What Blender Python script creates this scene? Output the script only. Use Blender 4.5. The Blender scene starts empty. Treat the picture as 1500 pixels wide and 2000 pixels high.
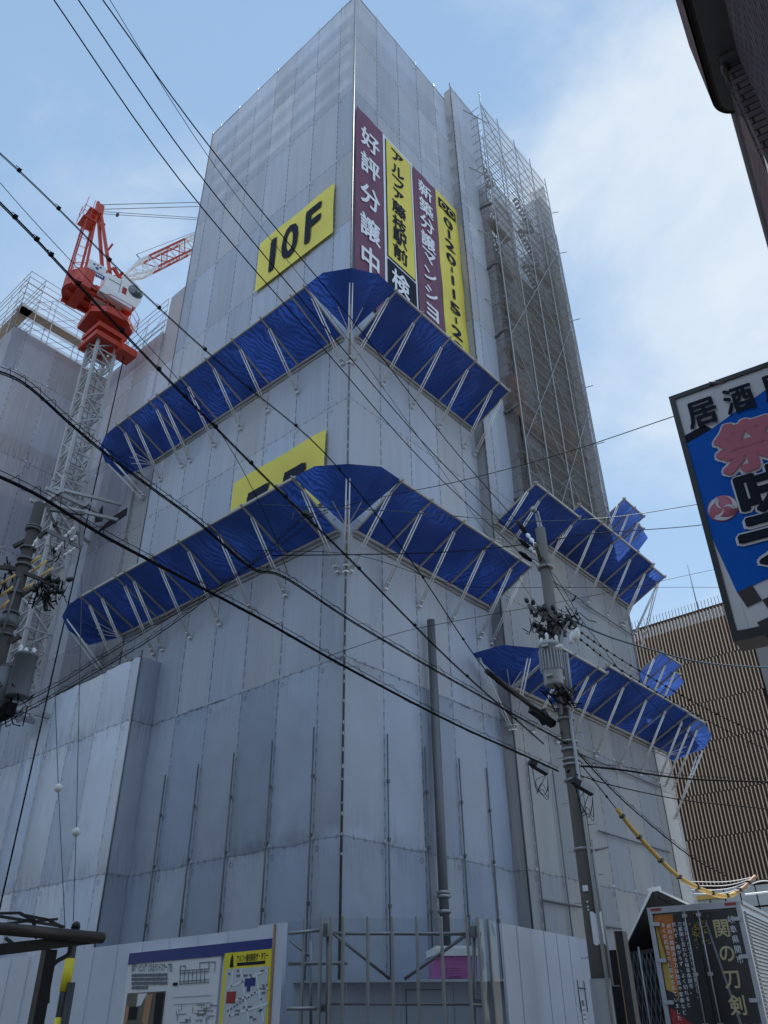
import bpy, math, random
from mathutils import Vector, Matrix
random.seed(7)
R = math.radians
sc = bpy.context.scene
COL = sc.collection

# ------------------------------------------------------------------ camera
YAW, PIT, ROL, FPX = R(40.72936), R(32.66501), R(-.74497), 1576.296
CAM = Vector((-16.44, -15.80, 1.6))
fw = Vector((math.cos(YAW)*math.cos(PIT), math.sin(YAW)*math.cos(PIT), math.sin(PIT)))
r0 = Vector((math.sin(YAW), -math.cos(YAW), 0)); u0 = r0.cross(fw)
rt = math.cos(ROL)*r0 + math.sin(ROL)*u0; up = rt.cross(fw)
cd = bpy.data.cameras.new('camera'); cam = bpy.data.objects.new('camera', cd); COL.objects.link(cam)
cam.matrix_world = Matrix(((rt.x, up.x, -fw.x, CAM.x), (rt.y, up.y, -fw.y, CAM.y), (rt.z, up.z, -fw.z, CAM.z), (0, 0, 0, 1)))
cd.sensor_fit = 'VERTICAL'; cd.sensor_height = 24; cd.sensor_width = 18; cd.lens = 24*FPX/2000
cd.clip_start = .05; cd.clip_end = 4000
sc.camera = cam

# ------------------------------------------------------------------ world, sun, exposure
SUN_AZ, SUN_EL = R(21), R(60)          # azimuth from +X towards +Y
sd = Vector((math.cos(SUN_AZ)*math.cos(SUN_EL), math.sin(SUN_AZ)*math.cos(SUN_EL), math.sin(SUN_EL)))
w = bpy.data.worlds.new("World"); sc.world = w; w.use_nodes = True
nt = w.node_tree; nt.nodes.clear()
out = nt.nodes.new('ShaderNodeOutputWorld'); bg = nt.nodes.new('ShaderNodeBackground')
sky = nt.nodes.new('ShaderNodeTexSky'); sky.sky_type = 'NISHITA'; sky.sun_disc = False
sky.sun_elevation = SUN_EL; sky.sun_rotation = math.pi/2 - SUN_AZ; sky.dust_density = 0; sky.air_density = 1.0; sky.ozone_density = 2.2
tc = nt.nodes.new('ShaderNodeTexCoord')
mp = nt.nodes.new('ShaderNodeMapping'); mp.inputs['Scale'].default_value = (1, 1, 1.5); mp.inputs['Location'].default_value = (3.3, 1.2, .4)
n1 = nt.nodes.new('ShaderNodeTexNoise'); n1.inputs['Scale'].default_value = 2.1; n1.inputs['Detail'].default_value = 9; n1.inputs['Roughness'].default_value = .56; n1.inputs['Distortion'].default_value = .35
dp = nt.nodes.new('ShaderNodeVectorMath'); dp.operation = 'DOT_PRODUCT'; dp.inputs[1].default_value = (.76, -.12, .64)
mr = nt.nodes.new('ShaderNodeMapRange'); mr.inputs[1].default_value = .84; mr.inputs[2].default_value = .985; mr.inputs[3].default_value = -.025; mr.inputs[4].default_value = .16
ad = nt.nodes.new('ShaderNodeMath'); ad.operation = 'ADD'
cr = nt.nodes.new('ShaderNodeMapRange'); cr.interpolation_type = 'SMOOTHSTEP'; cr.inputs[1].default_value = .47; cr.inputs[2].default_value = .80; cr.inputs[3].default_value = 0; cr.inputs[4].default_value = .92
mx = nt.nodes.new('ShaderNodeMix'); mx.data_type = 'RGBA'; mx.inputs[7].default_value = (4.7, 5.2, 5.7, 1)
L = nt.links.new
L(tc.outputs['Generated'], mp.inputs[0]); L(mp.outputs[0], n1.inputs['Vector']); L(tc.outputs['Generated'], dp.inputs[0])
L(dp.outputs['Value'], mr.inputs[0]); L(n1.outputs['Fac'], ad.inputs[0]); L(mr.outputs[0], ad.inputs[1]); L(ad.outputs[0], cr.inputs[0])
gm = nt.nodes.new('ShaderNodeGamma'); gm.inputs[1].default_value = .33
hv = nt.nodes.new('ShaderNodeHueSaturation'); hv.inputs['Saturation'].default_value = 1.75; hv.inputs['Value'].default_value = 2.95
L(sky.outputs[0], gm.inputs[0]); L(gm.outputs[0], hv.inputs['Color'])
L(cr.outputs[0], mx.inputs[0]); L(hv.outputs[0], mx.inputs[6]); L(mx.outputs[2], bg.inputs['Color']); L(bg.outputs[0], out.inputs[0])
# bright bank added to the unseen sky behind the viewer, lifts the shaded walls
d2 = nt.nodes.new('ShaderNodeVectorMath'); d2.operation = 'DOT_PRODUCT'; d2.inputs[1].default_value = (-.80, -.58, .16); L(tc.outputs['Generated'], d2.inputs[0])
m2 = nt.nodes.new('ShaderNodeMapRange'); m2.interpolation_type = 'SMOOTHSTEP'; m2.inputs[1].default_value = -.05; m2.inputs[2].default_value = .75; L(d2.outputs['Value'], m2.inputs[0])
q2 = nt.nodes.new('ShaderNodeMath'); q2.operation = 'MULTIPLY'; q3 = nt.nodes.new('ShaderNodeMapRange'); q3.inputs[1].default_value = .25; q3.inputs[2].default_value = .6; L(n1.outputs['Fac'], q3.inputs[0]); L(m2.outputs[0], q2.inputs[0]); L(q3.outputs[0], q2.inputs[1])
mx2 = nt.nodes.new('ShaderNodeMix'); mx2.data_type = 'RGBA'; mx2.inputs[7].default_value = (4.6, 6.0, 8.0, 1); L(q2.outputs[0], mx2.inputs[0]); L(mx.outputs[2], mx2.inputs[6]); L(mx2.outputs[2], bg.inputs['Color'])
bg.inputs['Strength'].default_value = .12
sl = bpy.data.lights.new('sun', 'SUN'); sl.energy = 3.6; sl.angle = R(.5); sl.color = (1, .95, .88)
so = bpy.data.objects.new('sun', sl); COL.objects.link(so); so.rotation_euler = sd.to_track_quat('Z', 'Y').to_euler(); so.location = (30, 0, 60)
sc.view_settings.view_transform = 'Standard'; sc.view_settings.look = 'None'; sc.view_settings.exposure = .50; sc.view_settings.gamma = 1
try: sc.cycles.use_denoising = True
except Exception: pass
sc.cycles.transparent_max_bounces = 16; sc.cycles.max_bounces = 8

# ------------------------------------------------------------------ surveying helpers: sight lines met with real planes
def ray(px, py): return fw + (px-750)/FPX*rt - (py-1000)/FPX*up
def onX(px, py, x): d = ray(px, py); return CAM + d*((x-CAM.x)/d.x)
def onY(px, py, y): d = ray(px, py); return CAM + d*((y-CAM.y)/d.y)
def onZ(px, py, z): d = ray(px, py); return CAM + d*((z-CAM.z)/d.z)
def at(px, py, dist): d = ray(px, py); return CAM + d*(dist/math.hypot(d.x, d.y))
def onV(px, py, a, b):                 # vertical plane through a and b
    n = Vector((-(b.y-a.y), b.x-a.x, 0)); d = ray(px, py); return CAM + d*((a-CAM).dot(n)/d.dot(n))
V = Vector

# ------------------------------------------------------------------ mesh builder
class MB:
    def __init__(s): s.v = []; s.f = []; s.sm = []; s.uv = []; s.mi = []; s.m = 0
    def face(s, pts, uv=None, smooth=False):
        i = len(s.v); s.v += [tuple(p) for p in pts]; s.f.append(tuple(range(i, i+len(pts)))); s.sm.append(smooth)
        s.uv.append(uv or [(0, 0)]*len(pts)); s.mi.append(s.m)
    def _add(s, vs, fs, smooth=False):
        i = len(s.v); s.v += [tuple(p) for p in vs]
        for f in fs: s.f.append(tuple(i+k for k in f)); s.sm.append(smooth); s.uv.append([(0, 0)]*len(f)); s.mi.append(s.m)
    def hexa(s, b, t):                  # bottom 4, top 4 (both counter-clockwise from above)
        s._add(list(b)+list(t), [(3, 2, 1, 0), (4, 5, 6, 7), (0, 1, 5, 4), (1, 2, 6, 5), (2, 3, 7, 6), (3, 0, 4, 7)])
    def box(s, c, sz, ax=None):
        c = V(c); X, Y, Z = ax or (V((1, 0, 0)), V((0, 1, 0)), V((0, 0, 1))); a, b, h = sz[0]/2, sz[1]/2, sz[2]/2
        q = [c + X*x*a + Y*y*b for x, y in ((-1, -1), (1, -1), (1, 1), (-1, 1))]
        s.hexa([p - Z*h for p in q], [p + Z*h for p in q])
    def beam(s, p, q, wd, ht=None, upv=(0, 0, 1)):
        p, q = V(p), V(q); d = (q-p); l = d.length
        if l < 1e-6: return
        d /= l; U = V(upv)
        if abs(d.dot(U)) > .98: U = V((1, 0, 0))
        sX = d.cross(U).normalized(); sZ = sX.cross(d)
        s.box((p+q)/2, (l, wd, ht or wd), (d, -sX, sZ))
    def prism(s, poly, ext):            # poly: planar loop, ext: vector
        n = len(poly); e = V(ext); vs = [V(p) for p in poly] + [V(p)+e for p in poly]
        s._add(vs, [tuple(range(n-1, -1, -1)), tuple(range(n, 2*n))] + [(i, (i+1) % n, n+(i+1) % n, n+i) for i in range(n)])
    def path(s, pts, r, seg=6, cap=True):
        pts = [V(p) for p in pts]; n = len(pts); rr = r if isinstance(r, (list, tuple)) else [r]*n
        base = len(s.v); prevU = None
        for i, p in enumerate(pts):
            d = (pts[min(i+1, n-1)] - pts[max(i-1, 0)]).normalized()
            if prevU is None: U = d.orthogonal().normalized()
            else:
                U = prevU - d*prevU.dot(d)
                U = U.normalized() if U.length > 1e-6 else d.orthogonal().normalized()
            prevU = U; W = d.cross(U)
            for k in range(seg):
                a = 2*math.pi*k/seg; s.v.append(tuple(p + (U*math.cos(a) + W*math.sin(a))*rr[i]))
        for i in range(n-1):
            for k in range(seg):
                k2 = (k+1) % seg
                s.f.append((base+i*seg+k, base+i*seg+k2, base+(i+1)*seg+k2, base+(i+1)*seg+k)); s.sm.append(seg > 5); s.uv.append([(0, 0)]*4); s.mi.append(s.m)
        if cap:
            s.f.append(tuple(base+k for k in range(seg-1, -1, -1))); s.sm.append(False); s.uv.append([(0, 0)]*seg); s.mi.append(s.m)
            s.f.append(tuple(base+(n-1)*seg+k for k in range(seg))); s.sm.append(False); s.uv.append([(0, 0)]*seg); s.mi.append(s.m)
    def tube(s, p, q, r, seg=6): s.path([p, q], r, seg)
    def lathe(s, base, prof, seg=16, ax=(0, 0, 1)):   # prof: (radius, height)
        a = V(ax).normalized(); s.path([V(base)+a*h for r, h in prof], [max(r, 1e-4) for r, h in prof], seg)
    def grid(s, P, UV=None, smooth=True):   # P[i][j]
        b = len(s.v); n, m = len(P), len(P[0])
        for row in P: s.v += [tuple(p) for p in row]
        for i in range(n-1):
            for j in range(m-1):
                s.f.append((b+i*m+j, b+(i+1)*m+j, b+(i+1)*m+j+1, b+i*m+j+1)); s.sm.append(smooth); s.mi.append(s.m)
                s.uv.append([UV[i][j], UV[i+1][j], UV[i+1][j+1], UV[i][j+1]] if UV else [(0, 0)]*4)
    def build(s, name, mat, parent=None):
        me = bpy.data.meshes.new(name); me.from_pydata(s.v, [], s.f)
        me.polygons.foreach_set('use_smooth', s.sm)
        uvl = me.uv_layers.new(name='UVMap'); fl = [c for f in s.uv for p in f for c in p]; uvl.data.foreach_set('uv', fl)
        for m in (mat if isinstance(mat, (list, tuple)) else [mat]): me.materials.append(m)
        if isinstance(mat, (list, tuple)): me.polygons.foreach_set('material_index', s.mi)
        me.update()
        o = bpy.data.objects.new(name, me); COL.objects.link(o)
        if parent is not None:
            o.parent = parent; o.matrix_parent_inverse = world_inv(parent)
        return o
def split_mb(mb, name, mat, parent):
    par = list(range(len(mb.v)))
    def find(i):
        while par[i] != i: par[i] = par[par[i]]; i = par[i]
        return i
    for f in mb.f:
        for k in f[1:]: par[find(k)] = find(f[0])
    groups = {}
    for i, f in enumerate(mb.f): groups.setdefault(find(f[0]), []).append(i)
    out_ = []
    for fi in groups.values():
        n = MB(); mp_ = {}
        for i in fi:
            for k in mb.f[i]:
                if k not in mp_: mp_[k] = len(n.v); n.v.append(mb.v[k])
            n.f.append(tuple(mp_[k] for k in mb.f[i])); n.sm.append(mb.sm[i]); n.uv.append(mb.uv[i]); n.mi.append(0)
        out_.append(n.build(name, mat, parent))
    return out_
def world_inv(p):                       # things stand unrotated; meshes are modelled in world space
    return Matrix.Translation(-V(p.location)) if p.type == 'EMPTY' else Matrix.Identity(4)
def thing(name, loc, label, cat, group=None):
    o = bpy.data.objects.new(name, None); COL.objects.link(o); o.location = loc; o.empty_display_size = .3
    return tag(o, label, cat, group)
def tag(o, label, cat, group=None):
    o['label'] = label; o['category'] = cat
    if group: o['group'] = group
    return o

# ------------------------------------------------------------------ materials
def mat(name, col, rough=.6, metal=0., spec=.5, var=.12, vs=3., bump=0., bs=20.):
    m = bpy.data.materials.new(name); m.use_nodes = True; t = m.node_tree; b = t.nodes['Principled BSDF']
    b.inputs['Roughness'].default_value = rough; b.inputs['Metallic'].default_value = metal; b.inputs['Specular IOR Level'].default_value = spec
    c = t.nodes.new('ShaderNodeTexCoord'); n = t.nodes.new('ShaderNodeTexNoise'); n.inputs['Scale'].default_value = vs; n.inputs['Detail'].default_value = 5
    x = t.nodes.new('ShaderNodeMix'); x.data_type = 'RGBA'
    x.inputs[6].default_value = (*[k*(1-var) for k in col], 1); x.inputs[7].default_value = (*[min(1, k*(1+var)) for k in col], 1)
    t.links.new(c.outputs['Object'], n.inputs['Vector']); t.links.new(n.outputs['Fac'], x.inputs[0]); t.links.new(x.outputs[2], b.inputs['Base Color'])
    if bump:
        n2 = t.nodes.new('ShaderNodeTexNoise'); n2.inputs['Scale'].default_value = bs; n2.inputs['Detail'].default_value = 4
        bm = t.nodes.new('ShaderNodeBump'); bm.inputs['Strength'].default_value = bump; bm.inputs['Distance'].default_value = .02
        t.links.new(c.outputs['Object'], n2.inputs['Vector']); t.links.new(n2.outputs['Fac'], bm.inputs['Height']); t.links.new(bm.outputs[0], b.inputs['Normal'])
    return m
def nd(t, ty, **kw):
    n = t.nodes.new(ty)
    for k, v in kw.items():
        if k.startswith('i'): n.inputs[int(k[1:])].default_value = v
        else: setattr(n, k, v)
    return n
def mth(t, op, a, b=None, c=None):
    n = t.nodes.new('ShaderNodeMath'); n.operation = op
    for i, v in enumerate((a, b, c)):
        if v is None: continue
        if isinstance(v, (int, float)): n.inputs[i].default_value = v
        else: t.links.new(v, n.inputs[i])
    return n.outputs[0]
def comb(t, x, y, z=0.):
    n = t.nodes.new('ShaderNodeCombineXYZ')
    for i, v in enumerate((x, y, z)):
        if isinstance(v, (int, float)): n.inputs[i].default_value = v
        else: t.links.new(v, n.inputs[i])
    return n.outputs[0]

def sheet_mat(name, col, transp=.06, transl=.25, warm=.0, wrinkle=1., rowoff=6.0, bumpk=1., fold=1., gapk=.5):
    """Scaffold mesh sheeting, UV in metres: panels 1.8 x 5.1 m laced together, creases, stains."""
    m = bpy.data.materials.new(name); m.use_nodes = True; t = m.node_tree; t.nodes.clear(); K = t.links.new
    uv = nd(t, 'ShaderNodeUVMap'); sp = nd(t, 'ShaderNodeSeparateXYZ'); K(uv.outputs[0], sp.inputs[0]); U, W = sp.outputs[0], sp.outputs[1]
    wob = nd(t, 'ShaderNodeTexNoise', i2=1.3); wob.inputs['Detail'].default_value = 4; K(comb(t, U, mth(t, 'MULTIPLY', W, .8)), wob.inputs['Vector'])
    wv = mth(t, 'MULTIPLY', mth(t, 'SUBTRACT', wob.outputs['Fac'], .5), .06)
    U2 = mth(t, 'ADD', U, mth(t, 'MULTIPLY', wv, .45)); W2 = mth(t, 'ADD', W, wv)
    cf = mth(t, 'DIVIDE', U2, 1.8); rf = mth(t, 'DIVIDE', mth(t, 'SUBTRACT', W2, rowoff), 5.1)
    # row seam droops a little between columns
    ph = mth(t, 'FRACT', cf); droop = mth(t, 'MULTIPLY', mth(t, 'SINE', mth(t, 'MULTIPLY', ph, math.pi)), .009)
    rf = mth(t, 'ADD', rf, droop)
    sc_ = mth(t, 'SUBTRACT', mth(t, 'FRACT', mth(t, 'ADD', cf, .5)), .5); dc = mth(t, 'MULTIPLY', mth(t, 'ABSOLUTE', sc_), 1.8)
    sr_ = mth(t, 'SUBTRACT', mth(t, 'FRACT', mth(t, 'ADD', rf, .5)), .5); dr = mth(t, 'MULTIPLY', mth(t, 'ABSOLUTE', sr_), 5.1)
    wn = nd(t, 'ShaderNodeTexWhiteNoise', noise_dimensions='2D'); K(comb(t, mth(t, 'FLOOR', cf), mth(t, 'FLOOR', rf)), wn.inputs['Vector'])
    wn2 = nd(t, 'ShaderNodeTexWhiteNoise', noise_dimensions='2D'); K(comb(t, mth(t, 'ADD', mth(t, 'FLOOR', cf), 71.), mth(t, 'FLOOR', rf)), wn2.inputs['Vector'])
    # fine vertical creases and broad dirt
    cre = nd(t, 'ShaderNodeTexNoise', i2=1.); cre.inputs['Detail'].default_value = 6; cre.inputs['Roughness'].default_value = .62; K(comb(t, mth(t, 'MULTIPLY', U, 4.5), mth(t, 'MULTIPLY', W, .22)), cre.inputs['Vector'])
    dirt = nd(t, 'ShaderNodeTexNoise', i2=1.); dirt.inputs['Detail'].default_value = 5; K(comb(t, mth(t, 'MULTIPLY', U, 1.1), mth(t, 'MULTIPLY', W, .10), 4.), dirt.inputs['Vector'])
    big = nd(t, 'ShaderNodeTexNoise', i2=.5); big.inputs['Detail'].default_value = 4; K(comb(t, U, W, 9.), big.inputs['Vector'])
    val = mth(t, 'ADD', mth(t, 'MULTIPLY', wn.outputs[0], .26), .86)
    val = mth(t, 'MULTIPLY', val, mth(t, 'ADD', mth(t, 'MULTIPLY', cre.outputs['Fac'], .26*fold), 1-.13*fold))
    val = mth(t, 'MULTIPLY', val, mth(t, 'ADD', mth(t, 'MULTIPLY', dirt.outputs['Fac'], .34*max(fold, .3)), 1-.17*max(fold, .3)))
    # seams: hem line, lacing eyelets, ring plates
    lac = mth(t, 'MULTIPLY', mth(t, 'LESS_THAN', dc, .032), mth(t, 'LESS_THAN', mth(t, 'FRACT', mth(t, 'DIVIDE', W, .42)), .30))
    hem = mth(t, 'LESS_THAN', dc, .011); row = mth(t, 'LESS_THAN', dr, .016)
    row2 = mth(t, 'MULTIPLY', mth(t, 'LESS_THAN', dr, .05), mth(t, 'LESS_THAN', mth(t, 'FRACT', mth(t, 'DIVIDE', U, .42)), .22))
    rx = mth(t, 'SUBTRACT', mth(t, 'MULTIPLY', sc_, 1.8), -.17); ry = mth(t, 'ADD', mth(t, 'MULTIPLY', sr_, 5.1), .24)
    rd = mth(t, 'SQRT', mth(t, 'ADD', mth(t, 'MULTIPLY', rx, rx), mth(t, 'MULTIPLY', ry, ry)))
    ring = mth(t, 'COMPARE', rd, .062, .022)
    dark = mth(t, 'MAXIMUM', mth(t, 'MAXIMUM', mth(t, 'MULTIPLY', lac, .42), mth(t, 'MULTIPLY', hem, .22)), mth(t, 'MAXIMUM', mth(t, 'MULTIPLY', row, .36), mth(t, 'MAXIMUM', mth(t, 'MULTIPLY', ring, .35), mth(t, 'MULTIPLY', row2, .4))))
    val = mth(t, 'MULTIPLY', val, mth(t, 'SUBTRACT', 1., dark))
    # bright knot on each crossing
    kx = mth(t, 'MULTIPLY', mth(t, 'LESS_THAN', dc, .045), mth(t, 'LESS_THAN', mth(t, 'ABSOLUTE', mth(t, 'ADD', mth(t, 'MULTIPLY', sr_, 5.1), -.07)), .04))
    c1 = nd(t, 'ShaderNodeMix', data_type='RGBA'); c1.inputs[6].default_value = (col[0]*.93, col[1], col[2]*1.10, 1)
    c1.inputs[7].default_value = (col[0]*(1.08+warm), col[1]*(1.02+warm*.5), col[2]*(.95-warm), 1)
    K(mth(t, 'ADD', mth(t, 'MULTIPLY', wn2.outputs[0], .6), mth(t, 'MULTIPLY', big.outputs['Fac'], .45*max(fold, .15))), c1.inputs[0])
    hs = nd(t, 'ShaderNodeMix', data_type='RGBA', blend_type='MULTIPLY'); hs.inputs[0].default_value = 1.; K(c1.outputs[2], hs.inputs[6])
    K(comb(t, val, val, val), hs.inputs[7])
    # rust wash from above where water runs off
    rs = nd(t, 'ShaderNodeMapRange'); rs.inputs[1].default_value = .62; rs.inputs[2].default_value = .78; rs.inputs[4].default_value = .06 + warm*6; K(dirt.outputs['Fac'], rs.inputs[0])
    st = nd(t, 'ShaderNodeMix', data_type='RGBA'); st.inputs[7].default_value = (.21, .17, .11, 1); K(rs.outputs[0], st.inputs[0]); K(hs.outputs[2], st.inputs[6])
    kn = nd(t, 'ShaderNodeMix', data_type='RGBA'); kn.inputs[7].default_value = (.75, .76, .78, 1); K(kx, kn.inputs[0]); K(st.outputs[2], kn.inputs[6])
    # relief
    gat = nd(t, 'ShaderNodeTexNoise', i2=1.); gat.inputs['Detail'].default_value = 3; K(comb(t, mth(t, 'MULTIPLY', U, 9.), mth(t, 'MULTIPLY', W, 1.1), 2.), gat.inputs['Vector'])
    edge = mth(t, 'POWER', mth(t, 'SUBTRACT', 1., mth(t, 'MINIMUM', mth(t, 'DIVIDE', dr, 1.6), 1.)), 2.)
    dia = nd(t, 'ShaderNodeTexNoise', i2=1.); dia.inputs['Detail'].default_value = 5; K(comb(t, mth(t, 'ADD', mth(t, 'MULTIPLY', U, 1.4), mth(t, 'MULTIPLY', W, .5)), mth(t, 'SUBTRACT', mth(t, 'MULTIPLY', W, .35), mth(t, 'MULTIPLY', U, .3)), 6.), dia.inputs['Vector'])
    hgt = mth(t, 'ADD', mth(t, 'MULTIPLY', cre.outputs['Fac'], .55*fold), mth(t, 'ADD', mth(t, 'MULTIPLY', mth(t, 'MULTIPLY', gat.outputs['Fac'], edge), 1.0), mth(t, 'MULTIPLY', dia.outputs['Fac'], .22)))
    hgt = mth(t, 'SUBTRACT', hgt, mth(t, 'MULTIPLY', dark, .25))
    bm = nd(t, 'ShaderNodeBump'); bm.inputs['Strength'].default_value = .55*wrinkle; bm.inputs['Distance'].default_value = .12*bumpk; K(hgt, bm.inputs['Height'])
    pb = nd(t, 'ShaderNodeBsdfPrincipled'); pb.inputs['Roughness'].default_value = .55; pb.inputs['Specular IOR Level'].default_value = .35; K(kn.outputs[2], pb.inputs['Base Color']); K(bm.outputs[0], pb.inputs['Normal'])
    tl = nd(t, 'ShaderNodeBsdfTranslucent'); K(kn.outputs[2], tl.inputs[0]); K(bm.outputs[0], tl.inputs['Normal'])
    m1 = nd(t, 'ShaderNodeMixShader'); m1.inputs[0].default_value = transl; K(pb.outputs[0], m1.inputs[1]); K(tl.outputs[0], m1.inputs[2])
    tr = nd(t, 'ShaderNodeBsdfTransparent'); m2 = nd(t, 'ShaderNodeMixShader')
    gap = mth(t, 'MULTIPLY', mth(t, 'LESS_THAN', dc, .030), mth(t, 'GREATER_THAN', mth(t, 'FRACT', mth(t, 'DIVIDE', W, .42)), .55))
    K(mth(t, 'MAXIMUM', mth(t, 'MULTIPLY', gap, gapk), mth(t, 'MULTIPLY', mth(t, 'ADD', wn.outputs[0], .5), transp)), m2.inputs[0]); K(m1.outputs[0], m2.inputs[1]); K(tr.outputs[0], m2.inputs[2])
    o = nd(t, 'ShaderNodeOutputMaterial'); K(m2.outputs[0], o.inputs[0]); return m

def cloth_mat(name, col, transl=.3, bump=.5, bscale=3., rough=.45, moire=0.):
    m = bpy.data.materials.new(name); m.use_nodes = True; t = m.node_tree; t.nodes.clear(); K = t.links.new
    c = nd(t, 'ShaderNodeTexCoord'); n = nd(t, 'ShaderNodeTexNoise', i2=bscale); n.inputs['Detail'].default_value = 5; n.inputs['Distortion'].default_value = .8; K(c.outputs['Object'], n.inputs['Vector'])
    big = nd(t, 'ShaderNodeTexNoise', i2=.45); K(c.outputs['Object'], big.inputs['Vector'])
    x = nd(t, 'ShaderNodeMix', data_type='RGBA'); x.inputs[6].default_value = (*[k*.80 for k in col], 1); x.inputs[7].default_value = (*[min(1, k*(2.6 if moire else 1.25)) for k in col], 1)
    fac = big.outputs['Fac']
    if moire:
        wt = nd(t, 'ShaderNodeTexWave', wave_type='BANDS', bands_direction='DIAGONAL'); wt.inputs['Scale'].default_value = 2.6; wt.inputs['Distortion'].default_value = 14.; wt.inputs['Detail'].default_value = 2.; wt.inputs['Detail Scale'].default_value = .45
        K(c.outputs['Object'], wt.inputs['Vector'])
        msk = mth(t, 'MULTIPLY', mth(t, 'MAXIMUM', mth(t, 'SUBTRACT', big.outputs['Fac'], .40), 0.), 3.)
        fac = mth(t, 'ADD', mth(t, 'MULTIPLY', big.outputs['Fac'], .25), mth(t, 'MULTIPLY', mth(t, 'MULTIPLY', wt.outputs['Fac'], msk), moire))
    if moire:
        oi = nd(t, 'ShaderNodeObjectInfo'); fac = mth(t, 'MULTIPLY', fac, mth(t, 'ADD', mth(t, 'MULTIPLY', oi.outputs['Random'], .9), .55))
    K(fac, x.inputs[0])
    bm = nd(t, 'ShaderNodeBump'); bm.inputs['Strength'].default_value = bump; bm.inputs['Distance'].default_value = .06; K(n.outputs['Fac'], bm.inputs['Height'])
    pb = nd(t, 'ShaderNodeBsdfPrincipled'); pb.inputs['Roughness'].default_value = rough; K(x.outputs[2], pb.inputs['Base Color']); K(bm.outputs[0], pb.inputs['Normal'])
    tl = nd(t, 'ShaderNodeBsdfTranslucent'); K(x.outputs[2], tl.inputs[0])
    ms = nd(t, 'ShaderNodeMixShader'); ms.inputs[0].default_value = transl; K(pb.outputs[0], ms.inputs[1]); K(tl.outputs[0], ms.inputs[2])
    o = nd(t, 'ShaderNodeOutputMaterial'); K(ms.outputs[0], o.inputs[0]); return m
def net_mat(name, col, alpha):
    m = bpy.data.materials.new(name); m.use_nodes = True; t = m.node_tree; t.nodes.clear(); K = t.links.new
    c = nd(t, 'ShaderNodeTexCoord'); n = nd(t, 'ShaderNodeTexNoise', i2=.7); n.inputs['Detail'].default_value = 5; K(c.outputs['Object'], n.inputs['Vector'])
    df = nd(t, 'ShaderNodeBsdfDiffuse'); df.inputs[0].default_value = (*col, 1); tl = nd(t, 'ShaderNodeBsdfTranslucent'); tl.inputs[0].default_value = (*col, 1)
    ms = nd(t, 'ShaderNodeMixShader'); ms.inputs[0].default_value = .4; K(df.outputs[0], ms.inputs[1]); K(tl.outputs[0], ms.inputs[2])
    tr = nd(t, 'ShaderNodeBsdfTransparent'); m2 = nd(t, 'ShaderNodeMixShader')
    K(mth(t, 'ADD', mth(t, 'MULTIPLY', n.outputs['Fac'], .22), 1-alpha-.11), m2.inputs[0]); K(ms.outputs[0], m2.inputs[1]); K(tr.outputs[0], m2.inputs[2])
    o = nd(t, 'ShaderNodeOutputMaterial'); K(m2.outputs[0], o.inputs[0]); return m
def clear_mat(name):
    m = bpy.data.materials.new(name); m.use_nodes = True; t = m.node_tree; t.nodes.clear(); K = t.links.new
    gl = nd(t, 'ShaderNodeBsdfGlossy'); gl.inputs['Roughness'].default_value = .04; tr = nd(t, 'ShaderNodeBsdfTransparent'); tr.inputs[0].default_value = (.86, .90, .92, 1)
    c = nd(t, 'ShaderNodeTexCoord'); n = nd(t, 'ShaderNodeTexNoise', i2=1.1); bm = nd(t, 'ShaderNodeBump'); bm.inputs['Strength'].default_value = .4; bm.inputs['Distance'].default_value = .1
    K(c.outputs['Object'], n.inputs['Vector']); K(n.outputs['Fac'], bm.inputs['Height']); K(bm.outputs[0], gl.inputs['Normal'])
    lw = nd(t, 'ShaderNodeFresnel'); lw.inputs[0].default_value = 1.45
    ms = nd(t, 'ShaderNodeMixShader'); K(lw.outputs[0], ms.inputs[0]); K(tr.outputs[0], ms.inputs[1]); K(gl.outputs[0], ms.inputs[2])
    o = nd(t, 'ShaderNodeOutputMaterial'); K(ms.outputs[0], o.inputs[0]); return m
def brick_mat(name, c1, c2, mortar, sx=.21, sy=.065):
    m = bpy.data.materials.new(name); m.use_nodes = True; t = m.node_tree; b = t.nodes['Principled BSDF']; K = t.links.new
    uv = nd(t, 'ShaderNodeUVMap'); br = nd(t, 'ShaderNodeTexBrick'); br.inputs['Color1'].default_value = (*c1, 1); br.inputs['Color2'].default_value = (*c2, 1); br.inputs['Mortar'].default_value = (*mortar, 1)
    br.inputs['Scale'].default_value = 1.; br.inputs['Brick Width'].default_value = sx; br.inputs['Row Height'].default_value = sy; br.inputs['Mortar Size'].default_value = .011; br.inputs['Mortar Smooth'].default_value = .2
    K(uv.outputs[0], br.inputs['Vector']); n = nd(t, 'ShaderNodeTexNoise', i2=9.); n.inputs['Detail'].default_value = 6; K(uv.outputs[0], n.inputs['Vector'])
    x = nd(t, 'ShaderNodeMix', data_type='RGBA', blend_type='MULTIPLY'); x.inputs[0].default_value = .5; K(br.outputs[0], x.inputs[6]); K(n.outputs['Color'], x.inputs[7]); K(x.outputs[2], b.inputs['Base Color'])
    bm = nd(t, 'ShaderNodeBump'); bm.inputs['Distance'].default_value = .01; bm.invert = True; K(br.outputs['Fac'], bm.inputs['Height']); K(bm.outputs[0], b.inputs['Normal']); b.inputs['Roughness'].default_value = .95; b.inputs['Specular IOR Level'].default_value = 0
    return m

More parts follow.
